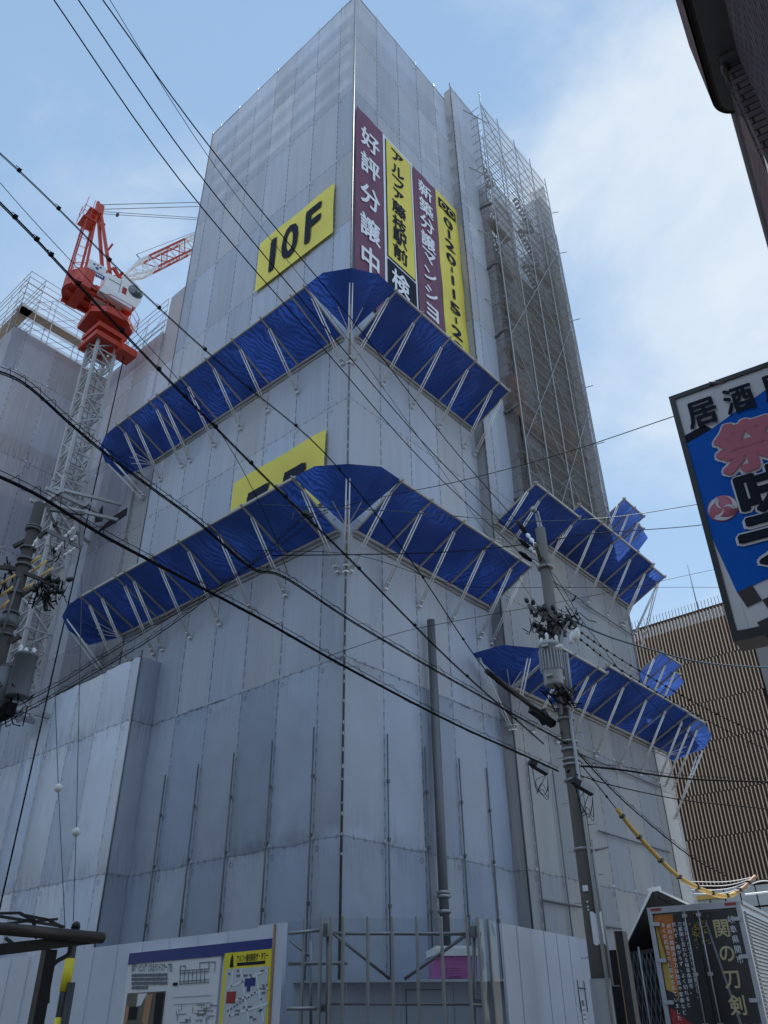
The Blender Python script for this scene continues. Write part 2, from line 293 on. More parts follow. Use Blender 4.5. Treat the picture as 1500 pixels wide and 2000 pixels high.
M = {}
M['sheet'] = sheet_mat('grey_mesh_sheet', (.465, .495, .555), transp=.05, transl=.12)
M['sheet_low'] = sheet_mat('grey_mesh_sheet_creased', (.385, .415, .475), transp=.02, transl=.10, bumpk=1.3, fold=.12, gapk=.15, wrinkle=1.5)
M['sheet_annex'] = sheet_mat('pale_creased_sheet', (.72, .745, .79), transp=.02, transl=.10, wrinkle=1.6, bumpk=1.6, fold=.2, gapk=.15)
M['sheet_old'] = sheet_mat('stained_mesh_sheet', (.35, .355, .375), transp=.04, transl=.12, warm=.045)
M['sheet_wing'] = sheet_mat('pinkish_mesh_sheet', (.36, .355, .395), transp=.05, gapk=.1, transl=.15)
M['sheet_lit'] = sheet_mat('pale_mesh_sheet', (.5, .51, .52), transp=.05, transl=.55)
M['core'] = mat('raw_concrete', (.20, .195, .19), .9, bump=.3, vs=.6)
M['dark'] = mat('dark_void', (.012, .013, .015), .9)
M['steel'] = mat('galvanised_steel', (.33, .33, .33), .42, .55, vs=6)
M['steel_dark'] = mat('weathered_tube', (.14, .14, .145), .55, .4, vs=8)
M['rib'] = mat('aluminium_rib', (.40, .375, .34), .5, .2)
M['strut'] = mat('pale_strut_tube', (.72, .71, .69), .38, .15)
M['tarp'] = cloth_mat('blue_tarp', (.024, .056, .205), transl=.58, bump=.6, bscale=2.2, rough=.42, moire=.9)
M['plank'] = mat('scaffold_plank', (.34, .29, .24), .7, vs=5)
M['net'] = net_mat('dark_debris_net', (.25, .232, .22), .58)
M['net_pale'] = net_mat('pale_debris_net', (.46, .46, .47), .38)
M['red'] = mat('crane_red_paint', (.46, .042, .016), .42, vs=4, var=.2)
M['white'] = mat('white_paint', (.78, .78, .76), .4, vs=5, var=.06)
M['glass'] = mat('dark_glass', (.05, .09, .10), .05, .0, 1.)
M['mast'] = mat('mast_grey_paint', (.42, .42, .42), .45, .1, var=.18)
M['yellow'] = cloth_mat('yellow_banner', (.80, .68, .10), transl=.15, bump=.35, bscale=2., rough=.55)
M['purple'] = cloth_mat('plum_banner', (.17, .05, .10), transl=.15, bump=.35, bscale=2., rough=.55)
M['ink'] = mat('dark_ink', (.022, .026, .042), .8, spec=.1)
M['letter_white'] = mat('white_lettering', (.72, .75, .80), .6, var=.04)
M['hoard'] = mat('white_hoarding', (.58, .62, .70), .45, vs=.9, var=.14)
M['white_sheet'] = mat('white_board', (.70, .71, .73), .5, vs=2, var=.05)
M['navy'] = mat('navy_print', (.012, .025, .19), .5)
M['yprint'] = mat('yellow_print', (.80, .66, .02), .5)
M['cable'] = mat('black_cable', (.010, .010, .012), .85, spec=.15)
M['cable_blue'] = mat('blue_cable', (.008, .05, .08), .45)
M['cable_grey'] = mat('grey_wire', (.10, .105, .11), .5, .3)
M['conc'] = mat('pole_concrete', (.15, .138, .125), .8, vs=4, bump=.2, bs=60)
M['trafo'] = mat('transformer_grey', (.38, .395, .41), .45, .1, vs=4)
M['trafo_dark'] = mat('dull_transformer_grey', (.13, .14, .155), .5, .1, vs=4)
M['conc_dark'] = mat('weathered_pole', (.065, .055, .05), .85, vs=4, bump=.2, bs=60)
M['porcelain'] = mat('white_porcelain', (.78, .78, .76), .2)
M['black'] = mat('black_paint', (.012, .012, .013), .4)
M['brown_steel'] = mat('brown_steel', (.055, .042, .036), .45, .3)
M['slat'] = mat('pale_louvre', (.62, .47, .33), .55, vs=2)
M['slat_dark'] = mat('brown_louvre', (.085, .048, .034), .6, vs=2)
M['brick'] = brick_mat('purple_brown_brick', (.19, .145, .155), (.26, .20, .205), (.06, .052, .055), .30, .105)
M['soffit'] = mat('grey_soffit', (.12, .13, .13), .75, bump=.1)
M['asphalt'] = mat('asphalt', (.05, .05, .052), .9, bump=.4, bs=80)
M['dim_wall'] = mat('dim_concrete', (.10, .10, .105), .9)
M['paving'] = mat('concrete_paving', (.14, .138, .135), .9, vs=.5, bump=.3, bs=30)
M['yellow_sleeve'] = mat('yellow_sleeve', (.58, .37, .085), .5)
M['pink'] = mat('pink_plastic', (.46, .15, .34), .45)
M['clear'] = clear_mat('clear_polycarbonate')
M['gold'] = mat('gold_print', (.42, .36, .20), .5)
M['truck_black'] = mat('black_wrap', (.014, .014, .015), .3)
M['orange'] = mat('orange_art', (.42, .13, .02), .5, vs=6, var=.5)
M['ochre'] = mat('ochre_art', (.40, .27, .05), .5, vs=6, var=.4)
M['art_red'] = mat('red_art', (.30, .02, .02), .5, vs=6, var=.4)
M['alu'] = mat('truck_aluminium', (.36, .37, .40), .35, .5)
M['sign_blue'] = mat('sign_blue', (.002, .12, .58), .6, spec=.15)
M['sign_pink'] = mat('sign_pink', (.58, .19, .25), .6, spec=.15)
M['sign_white'] = mat('sign_white', (.74, .76, .80), .6, spec=.15, var=.05)
M['purple_ink'] = mat('brown_ink', (.03, .018, .02), .5)
M['lift'] = mat('orange_lift_paint', (.26, .115, .065), .6)
M['green_tape'] = mat('green_tape', (.02, .16, .08), .5)
M['tan'] = mat('tan_post', (.42, .22, .11), .6)
M['photo'] = mat('corridor_print', (.12, .10, .075), .5, vs=2.5, var=.6)
M['map_grey'] = mat('map_print', (.52, .56, .58), .5, var=.05)
M['line_grey'] = mat('printed_line', (.16, .17, .20), .6)
M['grid_glass'] = mat('pale_window', (.50, .53, .52), .15, vs=1.5, var=.25)

# ------------------------------------------------------------------ lettering
_g = {}
def glyph(ch, bold):
    k = (ch, bold)
    if k not in _g:
        c = bpy.data.curves.new('lettering', 'FONT'); c.body = ch; c.size = 1;  c.resolution_u = 3; c.fill_mode = 'FRONT'
        o = bpy.data.objects.new('lettering', c); COL.objects.link(o)
        dg = bpy.context.evaluated_depsgraph_get(); me = bpy.data.meshes.new_from_object(o.evaluated_get(dg))
        _g[k] = ([(v.co.x, v.co.y) for v in me.vertices], [tuple(p.vertices) for p in me.polygons])
        bpy.data.objects.remove(o); bpy.data.curves.remove(c); bpy.data.meshes.remove(me)
    return _g[k]
def put(mb, ch, centre, X, Y, w, h, bold=.02, fit=True):
    """one character, its ink box centred on a point and scaled to w x h (fit) or em-scaled; bold: stroke spread in em"""
    vs, fs = glyph(ch, 0)
    if not vs: return
    xs = [v[0] for v in vs]; ys = [v[1] for v in vs]; x0, x1, y0, y1 = min(xs), max(xs), min(ys), max(ys); nn = X.cross(Y)
    if fit: sx, sy = w/max(x1-x0+2*bold, .05), h/max(y1-y0+2*bold, .05); cx, cy = (x0+x1)/2, (y0+y1)/2
    else: sx, sy = w, h; cx, cy = .5, .37
    sh = [(0, 0)] if bold < .008 else [(0, 0), (bold, bold*.5), (-bold, -bold*.5), (-bold*.5, bold), (bold*.5, -bold)]
    if bold > .03: sh += [(bold*math.cos(k*math.pi/10), bold*math.sin(k*math.pi/10)) for k in range(20)] + [(bold*.7*math.cos(k*math.pi/5), bold*.7*math.sin(k*math.pi/5)) for k in range(10)]
    for k, (dx, dy) in enumerate(sh):
        mb._add([V(centre) + X*((a-cx+dx)*sx) + Y*((b-cy+dy)*sy) + nn*(.00015*k) for a, b in vs], fs)

# ------------------------------------------------------------------ ground
g = MB(); g.face([(-260, -260, 0), (260, -260, 0), (260, 260, 0), (-260, 260, 0)]); go = g.build('ground', M['paving']); go['kind'] = 'structure'

# ------------------------------------------------------------------ sheeted walls
from mathutils import noise as _mn
def NZ(p): return _mn.noise(p)
XA = V((1, 0, 0)); YA = V((0, 1, 0)); ZA = V((0, 0, 1))
def sheet_wall(name, parent, p0, e, length, z0, z1, n, u0, mname, amp=.05, du=.3, dz=.425, edge_wave=.0):
    """p0: plan start, e: direction along, n: outward normal, u0: panel coordinate at the start"""
    rng = random.Random(name + str(p0) + str(z0)); mb = MB(); e = V(e); n = V(n); p0 = V(p0)
    nx = max(2, int(round(length/du))+1); nz = max(2, int(round((z1-z0)/dz))+1); P = []; UV = []; am = {}
    def A(i, j):
        if (i, j) not in am: am[(i, j)] = (rng.uniform(-.15, 1.), rng.uniform(0, 6.28), rng.uniform(.3, 1))
        return am[(i, j)]
    sd = rng.uniform(0, 90); low = mname in ('sheet_low', 'sheet_annex')
    for i in range(nx):
        s = length*i/(nx-1); row = []; ru = []
        for j in range(nz):
            z = z0 + (z1-z0)*j/(nz-1); c = (s+u0)/1.8; r = (z-6.0)/5.1; a, ph, k = A(math.floor(c), math.floor(r))
            fx = math.sin(math.pi*(c-math.floor(c))); fz = math.sin(math.pi*(r-math.floor(r)))
            d = amp*(a*fx*(.35+.65*fz) + .35*k*fx*math.sin(z*1.3+ph+s*1.1))
            if low:
                ed = 1-abs(2*(r-math.floor(r))-1); ed = max(0, 1-ed*2.2)
                rg1 = 1-abs(NZ(V((s*1.3+z*.75, z*.55-s*.55, sd)))*2.2); rg2 = 1-abs(NZ(V((s*1.9-z*1.05, z*.8+s*.6, sd+3)))*2.4)
                d += (.035*NZ(V((s*1.1+z*.5, z*.36-s*.3, sd+11))) + .026*max(0, rg1)**3 + .022*max(0, rg2)**3 + .06*NZ(V((s*4.6+z*.2, z*.5, sd+7)))*(.3+1.2*ed))*(.2+.8*fx)
            zz = z
            if edge_wave and j == nz-1: zz -= edge_wave*fx*(.4+.6*k)
            if i in (0, nx-1): d = 0
            row.append(p0 + e*s + n*d + ZA*zz); ru.append((s+u0, z))
        P.append(row); UV.append(ru)
    mb.grid(P, UV)
    return mb.build(name, M[mname], parent)

tower = thing('sheeted_tower', (10, 6, 0), 'tall corner tower wrapped in grey scaffold sheeting rising to the top of the view', 'building')
U0 = 1.8-1.07
# left face (plane X=0) and right face (plane Y=0)
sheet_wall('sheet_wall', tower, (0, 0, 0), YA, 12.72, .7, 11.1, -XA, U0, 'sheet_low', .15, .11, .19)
sheet_wall('sheet_wall', tower, (0, 0, 0), YA, 12.72, 11.1, 51.0, -XA, U0, 'sheet', .045)
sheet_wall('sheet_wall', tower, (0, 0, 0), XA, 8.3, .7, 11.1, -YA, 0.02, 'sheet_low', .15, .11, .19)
sheet_wall('sheet_wall', tower, (0, 0, 0), XA, 8.3, 11.1, 51.3, -YA, 0.02, 'sheet', .045)
sheet_wall('sheet_wall', tower, (8.3, 0, 0), -YA, .5, .7, 52, -XA, .3, 'sheet_old', .01, .25)
sheet_wall('sheet_wall', tower, (8.3, -.5, 0), XA, 3.0, 20.1, 52.2, -YA, 1.15, 'sheet', .045)
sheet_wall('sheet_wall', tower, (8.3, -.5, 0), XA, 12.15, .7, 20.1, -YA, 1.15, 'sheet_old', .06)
sheet_wall('sheet_wall', tower, (18.95, -.5, 0), XA, 1.5, 20.1, 52.0, -YA, .6, 'sheet', .04)
sheet_wall('sheet_wall', tower, (18.95, .9, 0), -YA, 1.4, 20.1, 52.0, -XA, .6, 'sheet', .02)
sheet_wall('sheet_wall', tower, (20.45, -.5, 0), YA, .7, .7, 52.0, XA, .3, 'sheet', .01)
sheet_wall('sheet_wall', tower, (20.45, .2, 0), XA, 1.85, 14.5, 51.5, -YA, .5, 'sheet', .03)
sheet_wall('sheet_wall', tower, (20.45, .2, 0), XA, 3.4, .7, 14.5, -YA, .5, 'sheet_lit', .05)
sheet_wall('sheet_wall', tower, (22.3, .2, 0), YA, 12.5, 14.5, 51.5, XA, .5, 'sheet', .04, .45, .85)
sheet_wall('sheet_wall', tower, (0, 12.72, 0), XA, 22.3, 30, 51, YA, .5, 'sheet', .04, .45, .85)
# core, roof slab, decks behind the sheets near the top
b = MB(); b.box((5.85, 6.7, 22.2), (9.5, 11.2, 44.4)); b.box((15.3, 7.0, 22.0), (9.4, 10.6, 44.0)); b.build('concrete_core', M['core'], tower)
b = MB(); b.box((15.2, .55, 30), (7.4, .1, 24)); b.build('recess_wall', M['core'], tower)
b = MB()
for k in range(30):
    z = 7.1+1.7*k*1.0
    if z > 50: break
    if z < 40: continue
    b.box((.42, 6.3, z), (.5, 12.2, .05)); b.box((4.3, .42, z), (7.2, .5, .05)); b.box((9.8, -.1, z), (2.6, .5, .05))
b.build('scaffold_deck', M['plank'], tower)
b = MB()
for yy in [.12+1.8*k for k in range(8)]:
    for xx in (.09, .85): b.tube((xx, yy, 38), (xx, yy, 51.2), .024, 5)
for xx in [.12+1.8*k for k in range(5)]:
    for yy in (.09, .85): b.tube((xx, yy, 38), (xx, yy, 51.5), .024, 5)
for k in range(8):
    z = 38.2+1.7*k
    for dz in (.45, .9):
        b.tube((.09, .1, z+dz), (.09, 12.6, z+dz), .02, 5); b.tube((.1, .09, z+dz), (8.2, .09, z+dz), .02, 5)
        b.tube((.85, .9, z+dz), (.85, 12.6, z+dz), .02, 5); b.tube((.9, .85, z+dz), (8.2, .85, z+dz), .02, 5)
b.build('scaffold_frame', M['steel_dark'], tower)
# corner standard with lacing clips
b = MB(); b.tube((-.03, -.03, .7), (-.03, -.03, 51.3), .035, 8); co = b.build('corner_post', M['steel_dark'], tower)
b = MB()
rr = random.Random(3)
z = 5.5
while z < 51:
    b.box((-.05, -.05, z), (.035, .035, rr.uniform(.04, .12))); z += rr.uniform(.25, .7)
split_mb(b, 'lacing_clip', M['steel'], co)
b = MB()
for p, q in (((8.3, -.5, .7), (8.3, -.5, 52.6)), ((11.3, -.5, 20), (11.3, -.5, 52.4)), ((20.45, -.5, .7), (20.45, -.5, 52.2)), ((0, 12.72, 13), (0, 12.72, 51.4)), ((22.3, .2, 14), (22.3, .2, 51.6))):
    b.tube(p, q, .035, 6)
z = 6
while z < 51:
    b.box((8.27, -.53, z), (.05, .05, rr.uniform(.05, .2))); z += rr.uniform(.3, .7)
b.build('edge_post', M['steel_dark'], tower)
# top rails and standards poking out
b = MB()
b.tube((0, 0, 51.02), (0, 12.72, 51.02), .03); b.tube((0, 0, 51.3), (8.3, 0, 51.3), .03); b.tube((8.3, -.5, 52.2), (11.3, -.5, 52.2), .03); b.tube((18.9, -.5, 52), (20.45, -.5, 52), .03)
for k in range(7): b.tube((0, 1.07+1.8*k, 50.6), (0, 1.07+1.8*k, 51.35), .024, 5)
for k in range(1, 5): b.tube((1.8*k, 0, 50.9), (1.8*k, 0, 51.65), .024, 5)
split_mb(b, 'top_rail', M['steel'], tower)
# outer standards over the lower sheeting
b = MB()
for k in range(6):
    y = 1.07+1.8*k
    if y < 9.6: b.tube((-.13, y, .7), (-.13, y, 9.1 - .02*k), .028, 6)
    for zz in (2.6, 4.4, 6.1, 7.7): b.box((-.11, y, zz), (.07, .08, .10))
for x in (1.82, 3.62, 5.42, 7.0):
    b.tube((x, -.10, .7), (x, -.10, 9.1), .026, 6)
    for zz in (2.6, 4.4, 6.1, 7.7): b.box((x, -.11, zz), (.08, .07, .10))
for x in (8.9, 10.6): b.tube((x, -.6, .7), (x, -.6, 9.6), .026, 6)
split_mb(b, 'lower_standard', M['steel_dark'], tower)
# horizontal tubes clamped on the right face
b = MB()
for (xa, xb, zz) in ((12.2, 15.4, 18.3), (15.2, 20.3, 18.2), (12.5, 16.0, 14.6), (15.8, 20.3, 14.5), (12.6, 20.2, 10.7), (11.4, 13, 9.4), (11.6, 14.2, 4.6), (13.5, 19.8, 7.9), (12.6, 19, 3.2)):
    b.tube((xa, -.62, zz), (xb, -.62, zz), .028, 6); b.tube((xa+.4, -.62, zz+.0), (xa+.9, -.62, zz), .04, 6)
b.tube((8.9, -.62, 5.1), (11.4, -.62, 5.1), .035, 6)
split_mb(b, 'ledger_tube', M['steel_dark'], tower)
# short tie tubes sticking out of the strip, and rail stubs on the right edge
b = MB()
for zz in (51.2, 45.2, 39.5, 33.9): b.tube((9.6, -.52, zz), (11.4, -1.25, zz-.1), .03, 6)
for zz in (51.6, 47.2, 40.6, 34.8, 30.4): b.tube((20.4, -.5, zz), (20.9, -.9, zz+.3), .03, 5)
split_mb(b, 'tie_tube', M['steel'], tower)

# stepped-back rear wall and the wing beyond the crane
wing = thing('sheeted_wing', (-2, 20, 0), 'lower sheeted wing standing behind the tower crane with bare scaffold on its roof', 'building')
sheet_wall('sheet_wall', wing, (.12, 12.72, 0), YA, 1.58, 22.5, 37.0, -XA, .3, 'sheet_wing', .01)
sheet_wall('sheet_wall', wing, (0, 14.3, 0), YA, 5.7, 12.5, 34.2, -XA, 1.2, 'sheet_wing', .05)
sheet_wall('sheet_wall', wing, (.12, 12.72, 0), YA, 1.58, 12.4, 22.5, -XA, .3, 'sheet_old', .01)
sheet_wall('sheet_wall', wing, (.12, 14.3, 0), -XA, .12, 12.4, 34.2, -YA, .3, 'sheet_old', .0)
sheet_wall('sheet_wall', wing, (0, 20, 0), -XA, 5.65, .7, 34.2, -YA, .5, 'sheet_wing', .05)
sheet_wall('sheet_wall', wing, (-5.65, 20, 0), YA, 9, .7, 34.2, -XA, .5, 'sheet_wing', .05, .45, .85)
sheet_wall('sheet_wall', wing, (0, 12.72, 0), XA, .35, 12.5, 37.0, YA, .3, 'sheet', .0)
b = MB(); b.box((4, 16.4, 14.5), (6, 6.6, 29)); b.box((-2.2, 25, 14), (6, 8.4, 28)); b.build('concrete_core', M['core'], wing)
# dark openings where the crane is tied to the slab
b = MB()
b.prism([onX(*p, -.02) for p in ((186, 1008), (201, 986), (200, 1018), (185, 1021))], (.04, 0, 0)); b.prism([onX(*p, -.02) for p in ((182, 1045), (222, 1008), (249, 991), (247, 1006), (213, 1028))], (.04, 0, 0))
split_mb(b, 'wall_opening', M['dark'], wing)
# scaffold standing on the wing
scf = thing('roof_scaffold', (-3, 20, 34.2), 'bare tube scaffold with plank walkways on top of the low wing at left', 'scaffold')
b = MB()
def frame_run(b, p, q, z0, levels, dep, step=1.8, lift=1.7):
    p, q = V(p), V(q); d = (q-p); l = d.length; d /= l; n = int(l/step); dp_ = V(dep)
    for i in range(n+1):
        a = p + d*(l*i/n)
        for o in (V((0, 0, 0)), dp_):
            b.tube(a+o+ZA*(z0-.6), a+o+ZA*(z0+levels*lift+rr.uniform(.1, .9)), .024, 5)
        for k in range(levels):
            b.tube(a+ZA*(z0+k*lift), a+dp_+ZA*(z0+k*lift), .02, 5)
            if i < n:
                a2 = p + d*(l*(i+1)/n)
                for o in (V((0, 0, 0)), dp_):
                    b.tube(a+o+ZA*(z0+k*lift), a2+o+ZA*(z0+(k+1)*lift), .014, 4)
    for k in range(levels+1):
        for dz in (0, .5, .95):
            for o in (V((0, 0, 0)), dp_): b.tube(p+o+ZA*(z0+k*lift+dz), q+o+ZA*(z0+k*lift+dz), .02, 5)
frame_run(b, (-5.65, 20.05, 0), (0, 20.05, 0), 34.3, 2, (0, .9, 0)); frame_run(b, (0.05, 20, 0), (.05, 14.4, 0), 34.3, 1, (.9, 0, 0)); frame_run(b, (-5.65, 20.05, 0), (-5.65, 26, 0), 34.3, 2, (.9, 0, 0))
b.build('tube_frame', M['steel'], scf)
b = MB()
for z in (34.35, 36.05): b.box((-2.8, 20.5, z), (5.6, .6, .05)); b.box((-5.2, 23, z), (.6, 5.6, .05))
b.box((.5, 17.2, 34.35), (.6, 5.4, .05)); b.build('plank_walkway', M['plank'], scf)

# boxed-out annex low on the left
ann = thing('sheeted_annex', (-.5, 14, 0), 'low boxed-out bay of pale creased sheeting beside the site fence at left', 'building')
sheet_wall('sheet_wall', ann, (-.9, 9.7, 0), YA, 13, .7, 13.55, -XA, 1.2, 'sheet_annex', .15, .11, .19, .14)
sheet_wall('sheet_wall', ann, (-.9, 9.7, 0), XA, .9, .7, 13.5, -YA, .45, 'sheet_low', .03, .15, .25)
b = MB(); b.box((-.45, 16.2, 13.2), (.86, 12.9, .06)); b.build('top_deck', M['plank'], ann)
b = MB(); b.tube((-.92, 9.68, .7), (-.92, 9.68, 13.75), .03); b.tube((-.92, 9.7, 13.52), (-.92, 22, 13.52), .025); b.build('edge_post', M['steel_dark'], ann)

# black standpipe in front of the right face
sp_ = thing('standpipe', (3.95, -.3, 0), 'tall black standpipe running up the tower sheeting right of the corner', 'pipe')
b = MB(); b.tube((3.95, -.32, .2), (3.95, -.32, 13.5), .14, 14); b.build('pipe', M['steel_dark'], sp_)
b = MB()
for z in (4.35, 4.75, 4.85): b.lathe((3.95, -.32, z), [(.15, 0), (.2, .02), (.2, .09), (.15, .11)], 14)
split_mb(b, 'flange', M['steel'], sp_)
b = MB(); b.lathe((3.95, -.32, 3.75), [(.145, 0), (.155, .02), (.155, .1), (.145, .12)], 14); b.build('tape_band', M['green_tape'], sp_)
b = MB()
for s in (-1, 1): b.tube((3.95+s*.3, -.32, 1.2), (3.95+s*.3, -.32, 3.4), .05, 8)
b.box((3.95, -.32, 2.6), (.8, .06, .08)); split_mb(b, 'side_valve', M['steel_dark'], sp_)

# netted lift scaffold on the right face
net = thing('netted_scaffold', (14, -1, 20), 'tall grey netted scaffold bay with stair flights on the tower right face', 'scaffold')
X0, X1, YF, YB = 10.35, 18.3, -1.25, -.15; YO = YF-.16
b = MB(); xs = [X0+(X1-X0)*k/4 for k in range(5)]
for x in xs:
    b.tube((x, YO, 20.7), (x, YO, 52.4+rr.uniform(0, .9)), .034, 5); b.tube((x+.05, YB, 19.6), (x+.05, YB, 52.2), .028, 5)
z = 21.1
while z < 52.4:
    b.tube((X0, YO, z), (X1, YO, z), .018 if int(z*10) % 17 else .03, 5); b.tube((X0, YB, z), (X1, YB, z), .022, 5)
    for x in xs: b.tube((x, YF, z), (x, YB, z), .02, 5)
    z += .85
for i in range(4):
    z = 21.1; k = i
    while z < 50:
        a, c = (xs[i], xs[i+1]) if k % 2 else (xs[i+1], xs[i])
        b.tube((a, YO-.03, z), (c, YO-.03, z+3.4), .02, 4); z += 3.4; k += 1
b.build('tube_frame', M['steel'], net)
b = MB(); z = 20.3; k = 0
while z < 49:
    for (xa, xb, yy) in ((11.3, 13.1, .18), (15.9, 17.9, .15)):
        a, c = (xa, xb) if k % 2 else (xb, xa)
        for o in (0, .3):
            b.beam((a, yy-o, z), (c, yy-o, z+1.7), .03, .10); b.tube((a, yy-o, z+.9), (c, yy-o, z+2.6), .018, 4)
        for s in range(9):
            t = (s+.5)/9; b.box((a+(c-a)*t, yy-.15, z+1.7*t), (.2, .3, .03))
            b.tube((a+(c-a)*t, yy-.3, z+1.7*t), (a+(c-a)*t, yy-.3, z+1.7*t+.9), .012, 4)
    z += 1.7; k += 1
b.build('stair_flight', M['steel'], net)
b = MB()
z = 21.1
while z < 43:
    b.box((12.0, -.6, z), (2.0, .5, .05)); b.box((16.9, -.6, z+.1), (2.0, .5, .05)); z += 3.4
b.build('plank_walkway', M['plank'], net)
sheet_wall('inner_sheet', net, (13.6, .3, 0), XA, 2.0, 19.5, 47.5, -YA, .2, 'sheet', .03)
def netpanel(name, p0, e, l, z0, z1, n, m):
    mb = MB(); P = []; nx = max(2, int(l/.6)+1); nz = int((z1-z0)/.6)+1
    for i in range(nx):
        P.append([V(p0)+V(e)*(l*i/(nx-1)) + V(n)*(.05*math.sin(i*1.3)*math.sin(j*.9+i)) + ZA*(z0+(z1-z0)*j/(nz-1)) for j in range(nz)])
    mb.grid(P); return mb.build(name, M[m], net)
netpanel('debris_net', (X0, YF-.06, 0), XA, X1-X0, 20.75, 44.4, -YA, 'net'); netpanel('debris_net', (X0, YF-.06, 0), XA, X1-X0, 46.6, 52.4, -YA, 'net_pale')
netpanel('debris_net', (X0-.04, YF, 0), YA, 1.0, 20.6, 43.8, -XA, 'net'); netpanel('debris_net', (X1+.04, YF, 0), YA, 1.0, 20.6, 52.0, XA, 'net')
b = MB()
z = 21.5
while z < 44: b.path([(X0-.05, YF-.05+1.0*t/3, z+.1*math.sin(t*2+z)) for t in range(4)], .09, 6); z += 5.1
b.build('net_roll', M['steel_dark'], net)
lift = thing('work_platform', (14, -.4, 27), 'rust orange lift platform with guard rails inside the netted scaffold', 'lift')
b = MB(); b.box((13.6, -.62, 27.0), (6.4, .7, .16)); b.box((13.6, -.98, 26.7), (6.4, .06, .5)); b.build('deck', M['lift'], lift)
b = MB()
for x in (10.9, 16.4): b.box((x+.35, -.62, 28.2), (.9, .66, 2.1))
b.build('mast_panel', M['lift'], lift)
b = MB()
for z in (27.6, 28.1): b.tube((10.5, -1.0, z), (16.8, -1.0, z), .025, 5)
for k in range(9): b.tube((10.5+.78*k, -1.0, 27), (10.5+.78*k, -1.0, 28.1), .025, 5)
for k in range(16): b.tube((10.5+.39*k, -1.0, 26.5), (10.5+.39*(k+1), -1.0, 27.0 if k % 2 else 26.5), .02, 4)
b.build('guard_rail', M['lift'], lift)

# ------------------------------------------------------------------ blue debris canopies
def tarp_panel(par, a0, a1, b0, b1, sag=.11, nu=9, nv=9, seed=0):
    """between rib a (inner a0, outer a1) and rib b"""
    rg = random.Random(seed); mb = MB(); P = []; nrm = (a1-a0).cross(b0-a0).normalized()
    if nrm.z > 0: nrm = -nrm
    k1, k2 = rg.uniform(0, 6), rg.uniform(0, 6)
    for i in range(nu):
        u = i/(nu-1); row = []
        for j in range(nv):
            v = j/(nv-1); p = (a0*(1-v)+a1*v)*(1-u) + (b0*(1-v)+b1*v)*u
            s = math.sin(math.pi*u)*math.sin(math.pi*min(1, v+.0))
            row.append(p + nrm*(sag*s + .03*math.sin(7*v+5*u+k1)*s + .022*math.sin(11*u-4*v+k2)*s + .02*math.sin(16*u*(1-v)+k1)*v*s))
        P.append(row)
    mb.grid(P); return mb.build('tarp_panel', M['tarp'], par)
def rib(par, a, c, foot=None, ext=.12):
    d = (c-a).normalized(); dn = V((0, 0, -.05))
    mb = MB(); mb.beam(a+dn, c+d*ext+dn, .055, .07); mb.beam(a+dn*2.4, a+dn*.3, .09, .09)
    r = mb.build('rib', M['rib'], par)
    if foot is not None: strut(par, a + (c-a)*.80 + dn*1.5, foot)
    return r
def strut(par, top, foot):
    d = (foot-top); side = d.cross(ZA).normalized()*.055
    mb = MB(); mb.tube(top+side, foot+side, .026, 6); mb.tube(top-side, foot-side, .026, 6)
    mb.box(foot, (.16, .16, .05)); mb.tube(foot-d.normalized()*.0, foot+V((d.x, d.y, 0)).normalized()*.10, .03, 5)
    mid = top.lerp(foot, .5); mb.box(mid, (.04, .04, .03)); mb.box(top.lerp(foot, .93), (.15, .15, .03))
    return mb.build('strut', M['strut'], par)
def canopy_run(par, base, e, n, ss, zi, rise, outw, zfoot, first_tarp=True, seed=0, struts=None):
    base, e, n = V(base), V(e), V(n); I = [base+e*s+n*.1+ZA*zi for s in ss]; O = [base+e*s+n*outw+ZA*(zi+rise) for s in ss]
    for k in range(len(ss)):
        rib(par, I[k], O[k], (base+e*ss[k]+n*.06+ZA*zfoot) if (struts is None or k in struts) else None)
        if k: tarp_panel(par, I[k-1], O[k-1], I[k], O[k], seed=seed*50+k)
    dn = ZA*-.03
    mb = MB(); mb.beam(O[0]-e*.1+dn, O[-1]+e*.1+dn, .07, .09); mb.build('outer_rail', M['rib'], par)
    mb = MB(); mb.beam(I[0]+dn, I[-1]+dn, .08, .12); mb.tube(I[0]+ZA*-.2-n*.03, I[-1]+ZA*-.2-n*.03, .03, 6); mb.build('inner_rail', M['rib'], par)
    return I, O
def fan(par, hub, pts, seed=0, struts=()):
    for k in range(len(pts)-1):
        h0 = hub + (pts[k]-hub)*.05; h1 = hub + (pts[k+1]-hub)*.05
        tarp_panel(par, h0, pts[k], h1, pts[k+1], .05, 6, 6, seed*31+k)
    for k in range(1, len(pts)-1):
        mb = MB(); dn = ZA*-.03; mb.beam(hub+dn, hub.lerp(pts[k], .45)+dn, .03, .03); mb.build('fan_rod', M['strut'], par)
